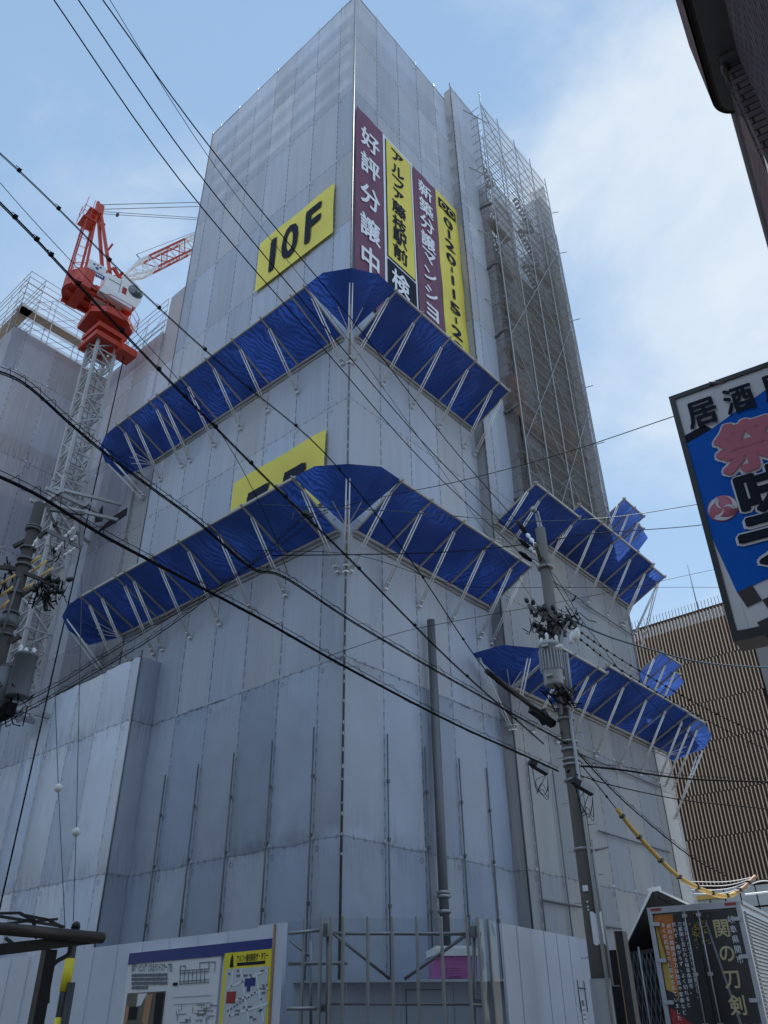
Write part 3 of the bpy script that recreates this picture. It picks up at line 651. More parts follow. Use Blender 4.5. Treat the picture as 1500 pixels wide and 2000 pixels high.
for nm, zi, zf, lab in (('upper', 24.5, 23.0, 'upper blue tarp debris canopy wrapping the tower corner below the 10F banner'), ('lower', 15.6, 14.0, 'lower blue tarp debris canopy wrapping the tower corner above the creased sheeting')):
    cp = thing('debris_canopy', (0, 0, zi), lab, 'canopy', 'blue debris canopies on the tower')
    sl_ = [.28, 1.0, 2.75, 4.5, 6.22, 7.95, 9.65, 10.25, 11.85, 12.75]; sr_ = [.28, 1.84, 3.66, 5.47, 7.27, 8.05]
    rise = 1.02 if zi > 20 else 1.0
    IL, OL = canopy_run(cp, (0, 0, 0), YA, -XA, sl_, zi, rise, 2.22, zf, seed=int(zi), struts={0, 2, 3, 4, 5, 6, 7, 8, 9} if zi > 20 else {0, 2, 3, 4, 5, 6, 7, 8, 9})
    IR, OR = canopy_run(cp, (0, 0, 0), XA, -YA, sr_, zi, rise+.05, 2.16, zf, seed=int(zi)+1, struts={1, 2, 3, 4, 5})
    hub = V((-.04, -.04, zi)); zz = zi+rise
    fan(cp, hub, [OL[0], V((-2.28, -.75, zz-.08)), V((-1.85, -1.82, zz-.28)), V((-.75, -2.2, zz+.02)), OR[0]], seed=int(zi))
    # corner prop straight under the fan, sharing a shoe with its neighbours
    strut(cp, hub.lerp(V((-1.85, -1.82, zz-.28)), .78), V((-.05, -.05, zf-.1)))
    strut(cp, IR[0].lerp(OR[0], .8), V((.15, -.06, zf)))
    # far end folds round the end of the face
    e = V((0, 12.8, zi-.05)); fan(cp, e, [OL[-1], V((-2.25, 13.7, zi+.85)), V((-1.95, 14.6, zi+.75)), V((-1.3, 15.1, zi+.5)), V((-.3, 15.0, zi+.1))], seed=int(zi)+7)
    strut(cp, V((-1.8, 14.4, zi+.6)), V((-.05, 13.2, zf-.2))); strut(cp, V((-1.2, 14.9, zi+.3)), V((-.05, 13.35, zf-.3)))
def right_canopy(lab, parts, ends=()):
    cp = thing('debris_canopy', (13, -.5, parts[0][1]), lab, 'canopy', 'blue debris canopies on the tower')
    for ss, zi, zf, stz in parts:
        canopy_run(cp, (0, -.5, 0), XA, -YA, ss, zi, 1.02, 2.2, zf, seed=int(zi*7), struts=stz)
    return cp
cm = right_canopy('middle blue tarp debris canopy on the right face behind the utility pole top', [([8.35, 9.25, 11.9], 19.45, 18.5, None), ([12.1, 14.15, 15.9, 17.8, 19.5], 20.2, 18.45, None), ([19.3, 20.75], 20.0, 18.45, None)])
b = MB(); b.hexa([V((11.9, -.6, 19.5)), V((12.1, -.6, 19.5)), V((12.1, -2.4, 20.4)), V((11.9, -2.4, 20.4))], [V((11.9, -.6, 19.53)), V((12.1, -.6, 19.53)), V((12.1, -2.4, 20.43)), V((11.9, -2.4, 20.43))]); b.build('infill_strip', M['white_sheet'], cm)
strut(cm, V((20.75, -2.3, 20.8)), V((22.2, -.2, 18.3)))
cl = right_canopy('lowest blue tarp debris canopy on the right face passing behind the transformer', [([8.55, 9.5, 11.25, 12.0], 12.28, 10.8, {1, 2}), ([12.25, 14.3, 16.4, 18.3, 20.1], 12.67, 10.9, None), ([19.9, 20.9, 21.7], 12.6, 10.9, {1, 2})])
hub = V((8.3, -.55, 12.2)); fan(cl, hub, [V((6.5, -.2, 13.1)), V((6.4, -1.6, 13.0)), V((6.9, -2.6, 12.75)), V((7.9, -2.75, 13.1)), V((8.55, -2.7, 13.3))], seed=5)
strut(cl, hub.lerp(V((6.9, -2.6, 12.75)), .75), V((8.25, -.56, 10.6))); strut(cl, V((6.6, -.4, 12.9)), V((8.2, -.5, 10.6)))
b = MB(); b.hexa([V((12.0, -.6, 12.4)), V((12.25, -.6, 12.4)), V((12.25, -2.4, 13.2)), V((12.0, -2.4, 13.2))], [V((12.0, -.6, 12.43)), V((12.25, -.6, 12.43)), V((12.25, -2.4, 13.23)), V((12.0, -2.4, 13.23))]); b.build('infill_strip', M['white_sheet'], cl)
hub = V((21.7, -.55, 12.55)); fan(cl, hub, [V((21.7, -2.7, 13.6)), V((22.6, -2.6, 13.2)), V((23.3, -1.9, 12.9)), V((23.8, -.9, 12.9)), V((23.7, 0, 12.7))], seed=9)
strut(cl, V((22.9, -1.9, 12.7)), V((22.9, .1, 9.9))); strut(cl, V((23.3, -1.4, 12.6)), V((23.0, .1, 9.9)))
for zi, nm in ((24.55, 'small upper blue tarp canopy lit by the sun past the tower right edge'), (15.95, 'small lower blue tarp canopy lit by the sun in front of the louvred facade')):
    cf = thing('debris_canopy', (21.5, .2, zi), nm, 'canopy', 'blue debris canopies on the tower')
    x0 = 19.6 if zi > 20 else 20.3
    canopy_run(cf, (0, .22, 0), XA, -YA, [x0+.0, x0+1.2, x0+2.35], zi, 1.05, 2.1, zi-1.6, seed=int(zi)+3)
    canopy_run(cf, (0, .85, 0), XA, -YA, [x0+2.5, x0+3.0, x0+3.6], zi, 1.05, 2.1, zi-1.6, seed=int(zi)+4, struts=())
    hub = V((x0+3.6, .8, zi)); fan(cf, hub, [V((x0+3.6, -1.2, zi+1.05)), V((x0+4.7, -1.0, zi+1.0)), V((x0+5.2, -.1, zi+.7)), V((x0+5.1, .8, zi+.4))], seed=int(zi)+5)

# ------------------------------------------------------------------ banners
def lit(par, name, m, items):
    mb = MB()
    for it in items: put(mb, *it)
    return mb.build(name, m, par)
def cloth(par, name, m, x0, x1, z0, z1, y, plane='Y', rip=.03):
    mb = MB(); P = []; nx = 10; nz = max(8, int((z1-z0)/.5)); th = []
    for i in range(nx+1):
        row = []
        for j in range(nz+1):
            a = x0+(x1-x0)*i/nx; z = z0+(z1-z0)*j/nz; d = rip*math.sin(i*1.1+j*.35)*math.sin(j*.5)
            row.append((a, y-d, z) if plane == 'Y' else (y-d, a, z))
        P.append(row)
    if plane == 'X': P = P[::-1]
    mb.grid(P); return mb.build(name, m, par)
def vbanner(label, x0, x1, z1, chars, cm_, lm, w, h, zs, z0=26.8, bold=.022):
    t = thing('banner', ((x0+x1)/2, -.15, z1), label, 'banner', 'sales banners hung on the right face')
    cloth(t, 'cloth', M[cm_], x0, x1, z0, z1, -.15)
    lit(t, 'lettering', M[lm], [(c, ((x0+x1)/2, -.185, z), XA, ZA, w*ww, h*hh, bold) for c, z, ww, hh in zip(chars, zs, *[[q[i] for q in SZ(chars)] for i in (0, 1)])])
    return t
def SZ(chars): return [{'ョ': (.8, .75), 'ァ': (.75, .7), '|': (.15, .6), '1': (.24, .95), '中': (.85, 1.05), 'ン': (.85, .75), 'シ': (.85, .8), 'マ': (.9, .8), 'ル': (.95, .85), 'フ': (.85, .8), 'ア': (.9, .85)}.get(c, (1, 1)) for c in chars]
vbanner('plum banner at the corner reading 好評分譲中 in white', .06, 2.0, 40.06, '好評分譲中', 'purple', 'letter_white', 1.35, 1.55, [38.12, 36.09, 33.79, 31.57, 29.5])
t = thing('banner', (3.24, -.15, 40.06), 'yellow banner with white border reading アルファ藤枝駅前', 'banner', 'sales banners hung on the right face')
cloth(t, 'border', M['letter_white'], 2.05, 4.36, 26.8, 40.06, -.13, rip=0)
cloth(t, 'frame_line', M['ink'], 2.20, 4.22, 30.9, 39.85, -.155, rip=0)
cloth(t, 'cloth', M['yellow'], 2.25, 4.17, 30.95, 39.78, -.175, rip=.006)
cloth(t, 'lower_cloth', M['ink'], 2.20, 4.22, 26.8, 30.75, -.165, rip=.006)
cs = 'アルファ藤枝駅前'; lit(t, 'lettering', M['ink'], [(c, (3.1, -.2, z), XA, ZA, 1.05*s[0], 1.0*s[1], .022) for z, c, s in zip([39.1, 37.97, 37.0, 36.05, 34.97, 33.85, 32.86, 31.75], cs, SZ(cs))])
lit(t, 'white_lettering', M['letter_white'], [(c, (3.05, -.2, 29.75-2*i), XA, ZA, 1.25, 1.35, .022) for i, c in enumerate('検')])
cs = '新築分譲マンショ'; vbanner('plum banner second from the right reading 新築分譲マンショ in white', 4.40, 6.34, 40.0, cs, 'purple', 'letter_white', 1.15, 1.15, [38.8, 37.4, 36.1, 34.75, 33.6, 32.3, 31.0, 29.75])
t = vbanner('yellow banner beside the tower return strip with a telephone number', 6.36, 8.26, 40.1, '0120|115|29', 'yellow', 'ink', .85, .72, [38.05, 37.15, 36.25, 35.2, 34.4, 33.6, 32.6, 31.55, 30.75, 29.9, 28.9])
b = MB(); b.box((7.3, -.19, 39.2), (1.5, .01, .75)); b.build('dial_mark', M['ink'], t)
b = MB()
for s in (-1, 1): b.lathe((7.3+s*.36, -.2, 39.15), [(.28, 0), (.28, .006), (.0, .006)], 18, (0, -1, 0))
b.build('dial_reel', M['yellow'], t)
b = MB()
for s in (-1, 1): b.lathe((7.3+s*.36, -.21, 39.15), [(.17, 0), (.19, .006), (.0, .006)], 18, (0, -1, 0))
b.build('dial_centre', M['ink'], t)
for lab, z0, z1, txt in (('yellow floor board reading 10F on the left face above the upper canopy', 31.25, 34.75, '10F'), ('yellow floor board half hidden behind the lower canopy', 17.0, 20.2, '7F')):
    t = thing('banner', (-.15, 3.6, z1), lab, 'banner')
    cloth(t, 'cloth', M['yellow'], 1.0, 6.2, z0, z1, -.15, 'X')
    zc_ = (z0+z1)/2
    it = [('1', 5.05, .42), ('0', 3.85, 1.15), ('F', 2.3, 1.05)] if txt == '10F' else [('7', 4.55, 1.3), ('F', 2.55, 1.2)]
    lit(t, 'lettering', M['ink'], [(c, (-.19, y, zc_ if txt == '10F' else 17.9), -YA, ZA, wd, 2.35 if txt == '10F' else 2.6, .03) for c, y, wd in it])

# ------------------------------------------------------------------ tower crane
CC = V((-2.2, 16.4, 0)); ha = R(-7); CH = V((math.cos(ha), math.sin(ha), 0)); CN = V((math.sin(ha), -math.cos(ha), 0))   # CN: lateral, towards the viewer
def ck(s, t, z): return CC + CH*s + CN*t + ZA*z
cax = (CH, CN, ZA)
crane = thing('tower_crane', CC, 'red and white luffing tower crane on a grey lattice mast', 'crane')
b = MB(); hw = .52
for sx in (-1, 1):
    for sy in (-1, 1): b.box(CC + V((sx*hw, sy*hw, 22.6)), (.15, .15, 20.4))
z = 12.6; k = 0
while z < 32.4:
    for a, c in ((V((-hw, -hw, 0)), V((hw, -hw, 0))), (V((-hw, -hw, 0)), V((-hw, hw, 0))), (V((-hw, hw, 0)), V((hw, hw, 0))), (V((hw, -hw, 0)), V((hw, hw, 0)))):
        p, q = (a, c) if k % 2 else (c, a)
        b.beam(CC+p+ZA*z, CC+q+ZA*(z+.85), .075); b.beam(CC+a+ZA*(z+.85), CC+c+ZA*(z+.85), .06)
    z += .85; k += 1
for z in range(16, 32, 4):
    for sx in (-1, 1):
        for sy in (-1, 1): b.box(CC + V((sx*hw, sy*hw, z)), (.22, .22, .12))
b.build('mast', M['mast'], crane)
b = MB()
for sx in (-.14, .14): b.tube(CC+V((sx, .1, 12.5)), CC+V((sx, .1, 32.5)), .02, 4)
for i in range(62): b.tube(CC+V((-.14, .1, 12.6+.32*i)), CC+V((.14, .1, 12.6+.32*i)), .012, 4)
b.build('mast_ladder', M['steel_dark'], crane)
b = MB()
for sy in (-.52, .52): b.beam(CC+V((-.75, sy, 12.6)), CC+V((2.0, sy, 12.6)), .16, .2)
b.beam(CC+V((-.65, -.4, 12.6)), CC+V((-.65, .4, 12.6)), .14); b.build('base_bracket', M['mast'], crane)
# climbing collar and service box
b = MB()
for z, h_ in ((32.75, .8), (33.45, .75)):
    for s in (-1, 1):
        b.box(CC+V((0, s*h_, z)), (2*h_+.2, .2, .3)); b.box(CC+V((s*h_, 0, z)), (.2, 2*h_-.22, .3))
b.box(CC+V((0, 0, 33.1)), (1.2, 1.2, .3))
b.box(CC+V((.95, -.75, 32.5)), (.95, .95, .45)); b.box(CC+V((.6, -.75, 32.95)), (.12, .6, .5))
b.build('climbing_collar', M['red'], crane)
b = MB()
for pts in ([ck(-1.25, -1.0, 34.15), ck(.55, -1.3, 34.15), ck(1.2, -.6, 34.15), ck(1.2, .7, 34.15), ck(.6, 1.25, 34.15), ck(-.6, 1.25, 34.15), ck(-1.25, .7, 34.15)],):
    b.prism(pts, (0, 0, .4))
b.lathe(CC+ZA*34.5, [(.75, 0), (.75, .2), (1.0, .22), (1.0, .42), (.8, .45), (.8, .6)], 20)
b.build('slewing_ring', M['red'], crane)
b = MB()
for (s, t) in ((-1.25, .7), (-.6, 1.25), (.6, 1.25), (1.25, .7), (1.3, -.6)): b.tube(ck(s*1.1, t*1.1, 34.2), ck(s*1.1, t*1.1, 35.3), .02, 4)
for z in (34.8, 35.3): b.path([ck(s*1.1, t*1.1, z) for s, t in ((-1.25, .7), (-.6, 1.25), (.6, 1.25), (1.25, .7), (1.3, -.6))], .018, 4)
b.build('handrail', M['red'], crane)
# machinery deck and counterweight
b = MB(); b.box(ck(-.9, 0, 35.6), (3.0, 2.0, .3), cax); b.box(ck(-.1, 0, 35.7), (1.5, 1.2, .5), cax)
for t in (-.75, 0, .75): b.box(ck(-1.0, t, 35.34), (3.0, .14, .2), cax)
b.box(ck(.55, 0, 35.3), (.5, 2.0, .4), cax)
b.build('slewing_deck', M['red'], crane)
b = MB()
n = 9; arc = [ck(-2.15-.62*math.sin(math.pi*i/(n-1)), -1.1+2.2*i/(n-1), 35.45) for i in range(n)]
b.prism([ck(-1.6, 1.1, 35.45), ck(-1.6, -1.1, 35.45)] + arc, (0, 0, 1.1)); b.box(ck(-1.9, .2, 35.35), (.5, 1.9, .3), cax)
b.build('counterweight', M['red'], crane)
# A-frame
apex = ck(-2.05, 0, 42.6); b = MB()
for t in (-.55, .55):
    b.beam(ck(-.05, t, 35.6), apex+CN*t*.25, .15, .17); b.beam(ck(-1.95, t, 35.6), apex+CN*t*.25+CH*-.12, .10, .12)
b.beam(ck(-.05, -.55, 38.2), ck(-.05, .55, 38.2), .14); b.beam(ck(-.9, -.3, 40.2), ck(-.9, .3, 40.2), .1); b.beam(ck(-1.6, -.2, 41.5), ck(-1.6, .2, 41.5), .14)
b.prism([ck(-2.3, .22, 42.1), ck(-1.8, .22, 42.1), ck(-1.85, .22, 42.9), ck(-2.25, .22, 42.9)], -CN*.44); b.box(ck(-2.2, 0, 43.0), (.16, .16, .35), cax)
b.beam(ck(-.05, .55, 37.6), ck(-.6, .62, 38.1), .16); b.beam(ck(-.6, .62, 38.1), ck(-1.0, .62, 37.4), .12)
b.build('a_frame', M['red'], crane)
b = MB()
for t in (-.28, .28): b.beam(ck(-2.75, .35+t, 35.6), ck(-2.65, .2+t, 41.2), .06)
for i in range(26): b.tube(ck(-2.75, .63, 36.4+.19*i), ck(-2.75, .07, 36.4+.19*i), .016, 4)
for i in range(7): b.path([ck(-2.75, .63, 36.9+.7*i), ck(-2.3, .75, 36.9+.7*i), ck(-2.15, .35, 36.9+.7*i), ck(-2.3, -.05, 36.9+.7*i), ck(-2.75, .07, 36.9+.7*i)], .014, 4)
b.build('ladder', M['red'], crane)
b = MB(); b.box(ck(-2.5, .1, 40.9), (.8, .9, .08), cax); b.box(ck(-2.3, .1, 41.9), (.7, .7, .06), cax)
for z in (41.3, 41.75): b.path([ck(-2.95, -.35, z), ck(-2.95, .55, z), ck(-2.2, .55, z)], .02, 4)
for s, t in ((-2.95, -.35), (-2.95, .55), (-2.55, .55), (-2.2, .55)): b.tube(ck(s, t, 40.9), ck(s*.98, t, 42.5), .02, 4)
b.build('apex_platform', M['red'], crane)
b = MB()
for z in (36.6, 37.0): b.path([ck(-1.5, 1.0, z), ck(-2.2, .95, z), ck(-2.65, .6, z), ck(-2.75, 0, z)], .02, 4)
for s, t in ((-1.5, 1.0), (-2.2, .95), (-2.65, .6)): b.tube(ck(s, t, 36.3), ck(s, t, 37.3), .02, 4)
b.build('handrail', M['red'], crane)
# sign board
sx0, sx1, sz0, sz1 = -2.08, -1.07, 36.4, 37.36; smid = (sx0+sx1)/2; ST = 1.0
b = MB(); b.box(ck(smid, ST, (sz0+sz1)/2), (sx1-sx0, .05, sz1-sz0), cax); sg = b.build('sign_board', M['white_sheet'], crane)
b = MB(); b.box(ck(smid, ST+.03, sz0+.14), (sx1-sx0-.01, .012, .27), cax); b.build('blue_band', M['navy'], sg)
for ds, dz, r_ in ((0, -.02, .12), (-.19, .16, .085), (.17, .16, .085)):
    b = MB(); c = ck(smid+ds, ST+.034, 36.98+dz); b.face([c+CH*r_, c+ZA*r_, c-CH*r_, c-ZA*r_]); b.build('blue_diamond', M['navy'], sg)
b = MB(); c = ck(smid, ST+.034, 37.2); b.face([c+CH*.075, c+ZA*.075, c-CH*.075, c-ZA*.075]); b.build('red_diamond', M['red'], sg)
lit(sg, 'lettering', M['line_grey'], [(ch, ck(smid-.33+.13*i, ST+.036, 36.75), CH, ZA, .085, .08, .0) for i, ch in enumerate('TERACO')])
b = MB()
for i in range(7): b.box(ck(smid-.36+.12*i, ST+.042, sz0+.14), (.08, .006, .11), cax)
b.build('band_mark', M['letter_white'], sg)
# cab
cb = MB(); prof = [(-1.02, 35.9), (.70, 35.45), (.95, 35.6), (1.1, 36.1), (1.12, 36.7), (.95, 37.12), (.45, 37.32), (-.15, 37.25), (-.15, 36.95), (-1.02, 36.9)]
cb.prism([ck(s, .35, z) for s, z in prof], CN*.85); cabo = cb.build('cab', M['white'], crane)
b = MB(); b.lathe(ck(.70, 1.20, 36.62), [(.44, 0), (.44, .03), (.38, .035)], 20, CN); b.build('window_ring', M['steel_dark'], cabo)
b = MB(); b.lathe(ck(.70, 1.205, 36.62), [(.385, 0), (.385, .04), (0.01, .04)], 20, CN); b.build('window', M['glass'], cabo)
b = MB(); b.prism([ck(.55, .5, 35.42), ck(.9, .5, 35.52), ck(.9, 1.1, 35.52), ck(.55, 1.1, 35.42)], (0, 0, -.02)); b.build('floor_window', M['glass'], cabo)
b = MB(); b.box(ck(.08, 1.21, 36.25), (.25, .02, .48), cax); b.build('red_panel', M['art_red'], cabo)
for c_, sz_ in ((ck(-.55, 1.21, 36.5), (.7, .02, .03)), (ck(-.2, 1.21, 36.4), (.02, .02, 1.0))): b = MB(); b.box(c_, sz_, cax); b.build('door_seam', M['steel_dark'], cabo)
b = MB(); b.prism([ck(s, .1, z) for s, z in ((-1.2, 35.3), (.7, 35.2), (.7, 35.4), (-1.02, 35.85), (-1.2, 35.5))], CN*1.15); b.build('cab_walkway', M['white_sheet'], crane)
b = MB()
for t in (-.5, .5): b.beam(ck(-.45, t+.1, 35.6), ck(-.45, t+.1, 37.6), .1)
b.box(ck(-.8, -.2, 36.0), (.9, 1.2, .9), cax); b.build('winch_house', M['red'], crane)
# luffing jib
b1, b2, b3 = MB(), MB(), MB(); ang = R(58); jd = CH*math.cos(ang) + ZA*math.sin(ang); jn = -CH*math.sin(ang) + ZA*math.cos(ang); J0 = ck(.15, 0, 38.3); Ln = 17
def jp(l, k, t):
    wd = .34*min(1, l/1.8+.35); hh = .40*min(1, l/1.8); return J0 + jd*l + jn*(k*hh) + CN*(t*wd)
def seg(l): return b2 if (2.6 < l < 6.2 or 9 < l < 13) else b1
ls = [0, .9, 1.8] + [1.8+.95*i for i in range(1, 17)]
for i in range(len(ls)-1):
    l0, l1 = ls[i], ls[i+1]; bb = seg((l0+l1)/2)
    for k in (-1, 1):
        for t in (-1, 1): bb.beam(jp(l0, k, t), jp(l1, k, t), .11)
    f = 1 if i % 2 else -1
    for t in (-1, 1): bb.beam(jp(l0, f, t), jp(l1, -f, t), .045); b1.beam(jp(l1, 1, t), jp(l1, -1, t), .035)
    for k in (-1, 1): b1.beam(jp(l0, k, f), jp(l1, k, -f), .035); b1.beam(jp(l1, k, 1), jp(l1, k, -1), .03)
b1.build('jib_white_section', M['white'], crane); b2.build('jib_red_section', M['red'], crane)
b = MB(); tip = J0 + jd*16.5 + jn*.6
for t in (-.22, .22): b.tube(apex+CN*t+ZA*.25, tip+CN*t, .022, 5)
for t in (-.1, .1): b.tube(apex+CN*t-ZA*.25, jp(12, 1, 0)+CN*t, .018, 5)
b.lathe(apex.lerp(jp(12, 1, 0), .12)-ZA*.25, [(.01, 0), (.14, .05), (.14, .15), (.01, .2)], 10, CH)
b.tube(jp(2.4, 1, 0)+jn*.5, jp(9, 1, 0)+jn*.2, .015, 4); b.tube(jp(2.4, 1, 0), jp(2.4, 1, 0)+jn*.5, .03, 5)
b.build('pendant_rope', M['cable_grey'], crane)
b = MB()
for z in (22.9, 22.0):
    b.beam(CC+V((-.9, -.55, z)), V((.0, 15.2, z+.3)), .12, .14); b.beam(CC+V((.4, .5, z)), V((.0, 17.6, z)), .12, .14)
for s in (-1, 1): b.beam(CC+V((-1.3, s*.7, 22.6)), CC+V((1.4, s*.7, 22.6)), .14, .18); b.beam(CC+V((s*.7, -1.1, 22.6)), CC+V((s*.7, 1.1, 22.6)), .14, .18)
b.build('wall_tie', M['mast'], crane)
b = MB(); b.tube(CC+V((.95, -.75, 32.4)), CC+V((.85, -.75, .4)), .03, 6); b.build('power_cable', M['cable'], crane)

# ------------------------------------------------------------------ street frame (parallel to the shops on the right)
sa = R(9.1); SU = V((math.cos(sa), math.sin(sa), 0)); SN = V((-math.sin(sa), math.cos(sa), 0))
def sl3(u, l, z): return V((CAM.x, CAM.y, 0)) + SU*u + SN*l + ZA*z
sax = (SU, SN, ZA)
def onL(px, py, l): d = ray(px, py); return CAM + d*(l/d.dot(SN))

# ------------------------------------------------------------------ utility poles
PR = at(1172, 1900, 17); PR.z = 0
def pole_axis(z): return PR + ZA*z
def zat(px, py, base): # height of a sight line over a plan point
    d = ray(px, py); return CAM.z + d.z*(math.hypot(base.x-CAM.x, base.y-CAM.y)/math.hypot(d.x, d.y))
ztop = zat(1040, 1035, PR)
poleR = thing('utility_pole', PR, 'concrete utility pole carrying a ribbed transformer in front of the right face', 'utility pole')
b = MB(); b.path([PR, PR+ZA*ztop*.5, PR+ZA*ztop], [.185, .155, .12], 18); shaft = b.build('shaft', M['conc'], poleR)
b = MB()
for py in (1110, 1410, 1455, 1470, 1490, 1500, 1530, 1665, 1390, 1360):
    z = zat(1080, py, PR); b.lathe(PR+ZA*z, [(.165, 0), (.185, .005), (.185, .05), (.165, .055)], 16)
split_mb(b, 'steel_band', M['steel'], shaft)
b = MB(); z = zat(1158, 1815, PR)
P = []
for i in range(7):
    a = R(196+12*i); row = []
    for j in range(6): row.append(PR + V((math.cos(a), math.sin(a), 0))*.198 + ZA*(z-.25+.5*j/5 + (.03*math.sin(i*5+j*3) if j in (0, 5) else 0)))
    P.append(row)
b.grid(P); b.build('torn_poster', M['letter_white'], shaft)
b = MB(); b.box(PR+SN*.0-SU*.18+ZA*zat(1152, 1737, PR), (.03, .10, .10), sax)
for py in (1763, 1773, 1779): b.box(PR-SU*.175+ZA*zat(1152, py, PR), (.02, .03, .025), sax)
b.build('tag', M['letter_white'], shaft)
b = MB()
for i in range(14):
    zz = 2.2+.45*i; s = 1 if i % 2 else -1; b.tube(PR+SN*s*.16+ZA*zz, PR+SN*s*.32+ZA*zz, .011, 4)
b.build('step_bolt', M['steel'], shaft)
b = MB(); a = -SU*.13-SN*.15
b.path([PR+a+ZA*.3, PR+a+ZA*4, PR+a*.97+ZA*7.2], .035, 8); b.path([PR+a*1.1-SN*.08+ZA*2.2, PR+a*1.1-SN*.08+ZA*4.6], .02, 6); b.build('riser_conduit', M['trafo'], poleR)
b = MB(); a = onV(1140, 1665, PR, PR+rt); b.tube(PR-SN*.12+ZA*zat(1140, 1665, PR), PR-SN*.5+ZA*(zat(1140, 1665, PR)+.05), .022, 6); b.build('guard_arm', M['steel'], poleR)
# small round head and wire guard on the tip
b = MB(); b.tube(PR+ZA*(ztop-.3), PR+ZA*(ztop+.45)+SN*.05, .035, 6); b.tube(PR+ZA*(ztop-.5)-SN*.1, PR+ZA*(ztop+.5), .025, 6)
b.lathe(PR+ZA*(ztop+.52)+SN*.06-SU*.06, [(.02, 0), (.075, .02), (.075, .1), (.03, .12)], 12, -SU); b.build('pole_top_bracket', M['steel'], poleR)
def insul(par, p, q, n=3, r=.055):
    mb = MB(); d = q-p; l = d.length; pr = []
    for i in range(n):
        a = l*i/n; pr += [(.02, a), (r, a+l/n*.25), (r*.8, a+l/n*.55), (.02, a+l/n*.8)]
    mb.lathe(p, pr, 10, d); return mb.build('insulator', M['porcelain'], par)
# high-voltage arm
za = zat(1070, 1090, PR); aa = PR-SN*.0-SU*.16+ZA*za; A0 = aa + SN*.75 - SU*.1; A1 = aa - SN*.75 + SU*.1
za = zat(1058, 1095, PR); A0, A1 = onZ(1047, 1064, za), onZ(1067, 1128, za)
b = MB(); b.beam(A0, A1, .09, .09); b.beam(PR+ZA*(za+.5), A0.lerp(A1, .8), .04); arm1 = b.build('crossarm', M['conc'], poleR)
HV = [onV(*p, PR-SN*.6-SU*.2, PR+SN*.9-SU*.2) for p in ((1011, 1020), (1015, 1054), (1014, 1078))]
for h, f in zip(HV, (.05, .35, .75)):
    q = A0.lerp(A1, f); insul(arm1, q, q.lerp(h, .55), 3); b = MB(); b.path([q.lerp(h, .5), q.lerp(h, .8), h], [.035, .06, .03], 8); b.build('wire_sleeve', M['cable'], arm1)
# low-voltage arms crowded with fittings
for (p, q, name) in (((1032, 1182), (1105, 1235), 'crossarm'), ((1062, 1195), (1125, 1222), 'crossarm'), ((1048, 1232), (1075, 1245), 'crossarm')):
    P_, Q_ = onV(*p, PR-SU*.22, PR-SU*.22+SN), onV(*q, PR-SU*.22, PR-SU*.22+SN); P_ = P_ + SU*.0; b = MB(); b.beam(P_, Q_, .075, .075); ar = b.build(name, M['conc'], poleR)
    b = MB(); n = 9
    for i in range(n):
        c = P_.lerp(Q_, (i+.3)/n); o = V((rr.uniform(-.06, .06), rr.uniform(-.06, .06), rr.uniform(-.02, .12)))
        b.lathe(c+o, [(.03, 0), (.05, .03), (.05, .09), (.025, .13)], 8, V((rr.uniform(-.5, .5), rr.uniform(-.5, .5), 1))); b.box(c-o+ZA*-.06, (.06, .05, .09))
    b.build('clamp', M['black'], ar)
b = MB(); cen = onV(1080, 1212, PR-SU*.2, PR-SU*.2+SN)
for i in range(45):
    p = cen + SN*rr.uniform(-.75, .6) + ZA*rr.uniform(-.35, .25) + SU*rr.uniform(-.25, .15); q = p + V((rr.uniform(-.3, .3), rr.uniform(-.3, .3), rr.uniform(-.35, .1)))
    m_ = p.lerp(q, .5) + V((0, 0, rr.uniform(-.2, .12))); b.path([p, p.lerp(m_, .6), m_, q.lerp(m_, .5), q], rr.choice((.008, .011, .016)), 4)
b.build('jumper_wire', M['cable'], poleR)
for px, py in ((1114, 1248), (1123, 1240)):
    c = onV(px, py, PR-SU*.3, PR-SU*.3+SN); b = MB(); b.lathe(c-ZA*.12, [(.03, 0), (.07, .04), (.06, .1), (.075, .16), (.05, .24), (.02, .28)], 10, ZA*.9-SN*.25); b.build('fuse_cutout', M['porcelain'], poleR)
b = MB(); b.path([onV(*p, PR-SU*.25, PR-SU*.25+SN) for p in ((1096, 1395), (1094, 1270), (1100, 1232), (1110, 1218), (1122, 1208))], .035, 8); b.build('service_conduit', M['trafo'], poleR)
b = MB(); b.path([onV(*p, PR-SU*.25, PR-SU*.25+SN) for p in ((1101, 1275), (1110, 1366))], .03, 8); b.path([onV(*p, PR-SU*.25, PR-SU*.25+SN) for p in ((1107, 1275), (1117, 1364))], .03, 8); b.build('cable_duct', M['trafo'], poleR)
# ribbed transformer
tb = onV(1083, 1340, PR-SU*.42, PR-SU*.42+SN); th_ = (onV(1078, 1253, PR-SU*.42, PR-SU*.42+SN)-tb).length; tb = V((tb.x, tb.y, tb.z))
b = MB(); b.lathe(tb, [(.02, 0), (.19, .0), (.205, .03), (.205, th_*.30), (.21, th_*.31), (.21, th_*.88), (.23, th_*.885), (.23, th_*.94), (.2, th_*.98), (.02, th_)], 24); tf = b.build('transformer', M['trafo'], poleR)
b = MB()
for i in range(22):
    a = 2*math.pi*i/22; d = V((math.cos(a), math.sin(a), 0)); b.box(tb+d*.225+ZA*th_*.56, (.05, .022, th_*.46), (d, V((-d.y, d.x, 0)), ZA))
b.build('cooling_fin', M['trafo'], tf)
b = MB(); b.box(tb-SU*.27+ZA*th_*.82, (.08, .14, .05), sax); b.box(tb-SU*.24+ZA*th_*.16, (.08, .14, .05), sax)
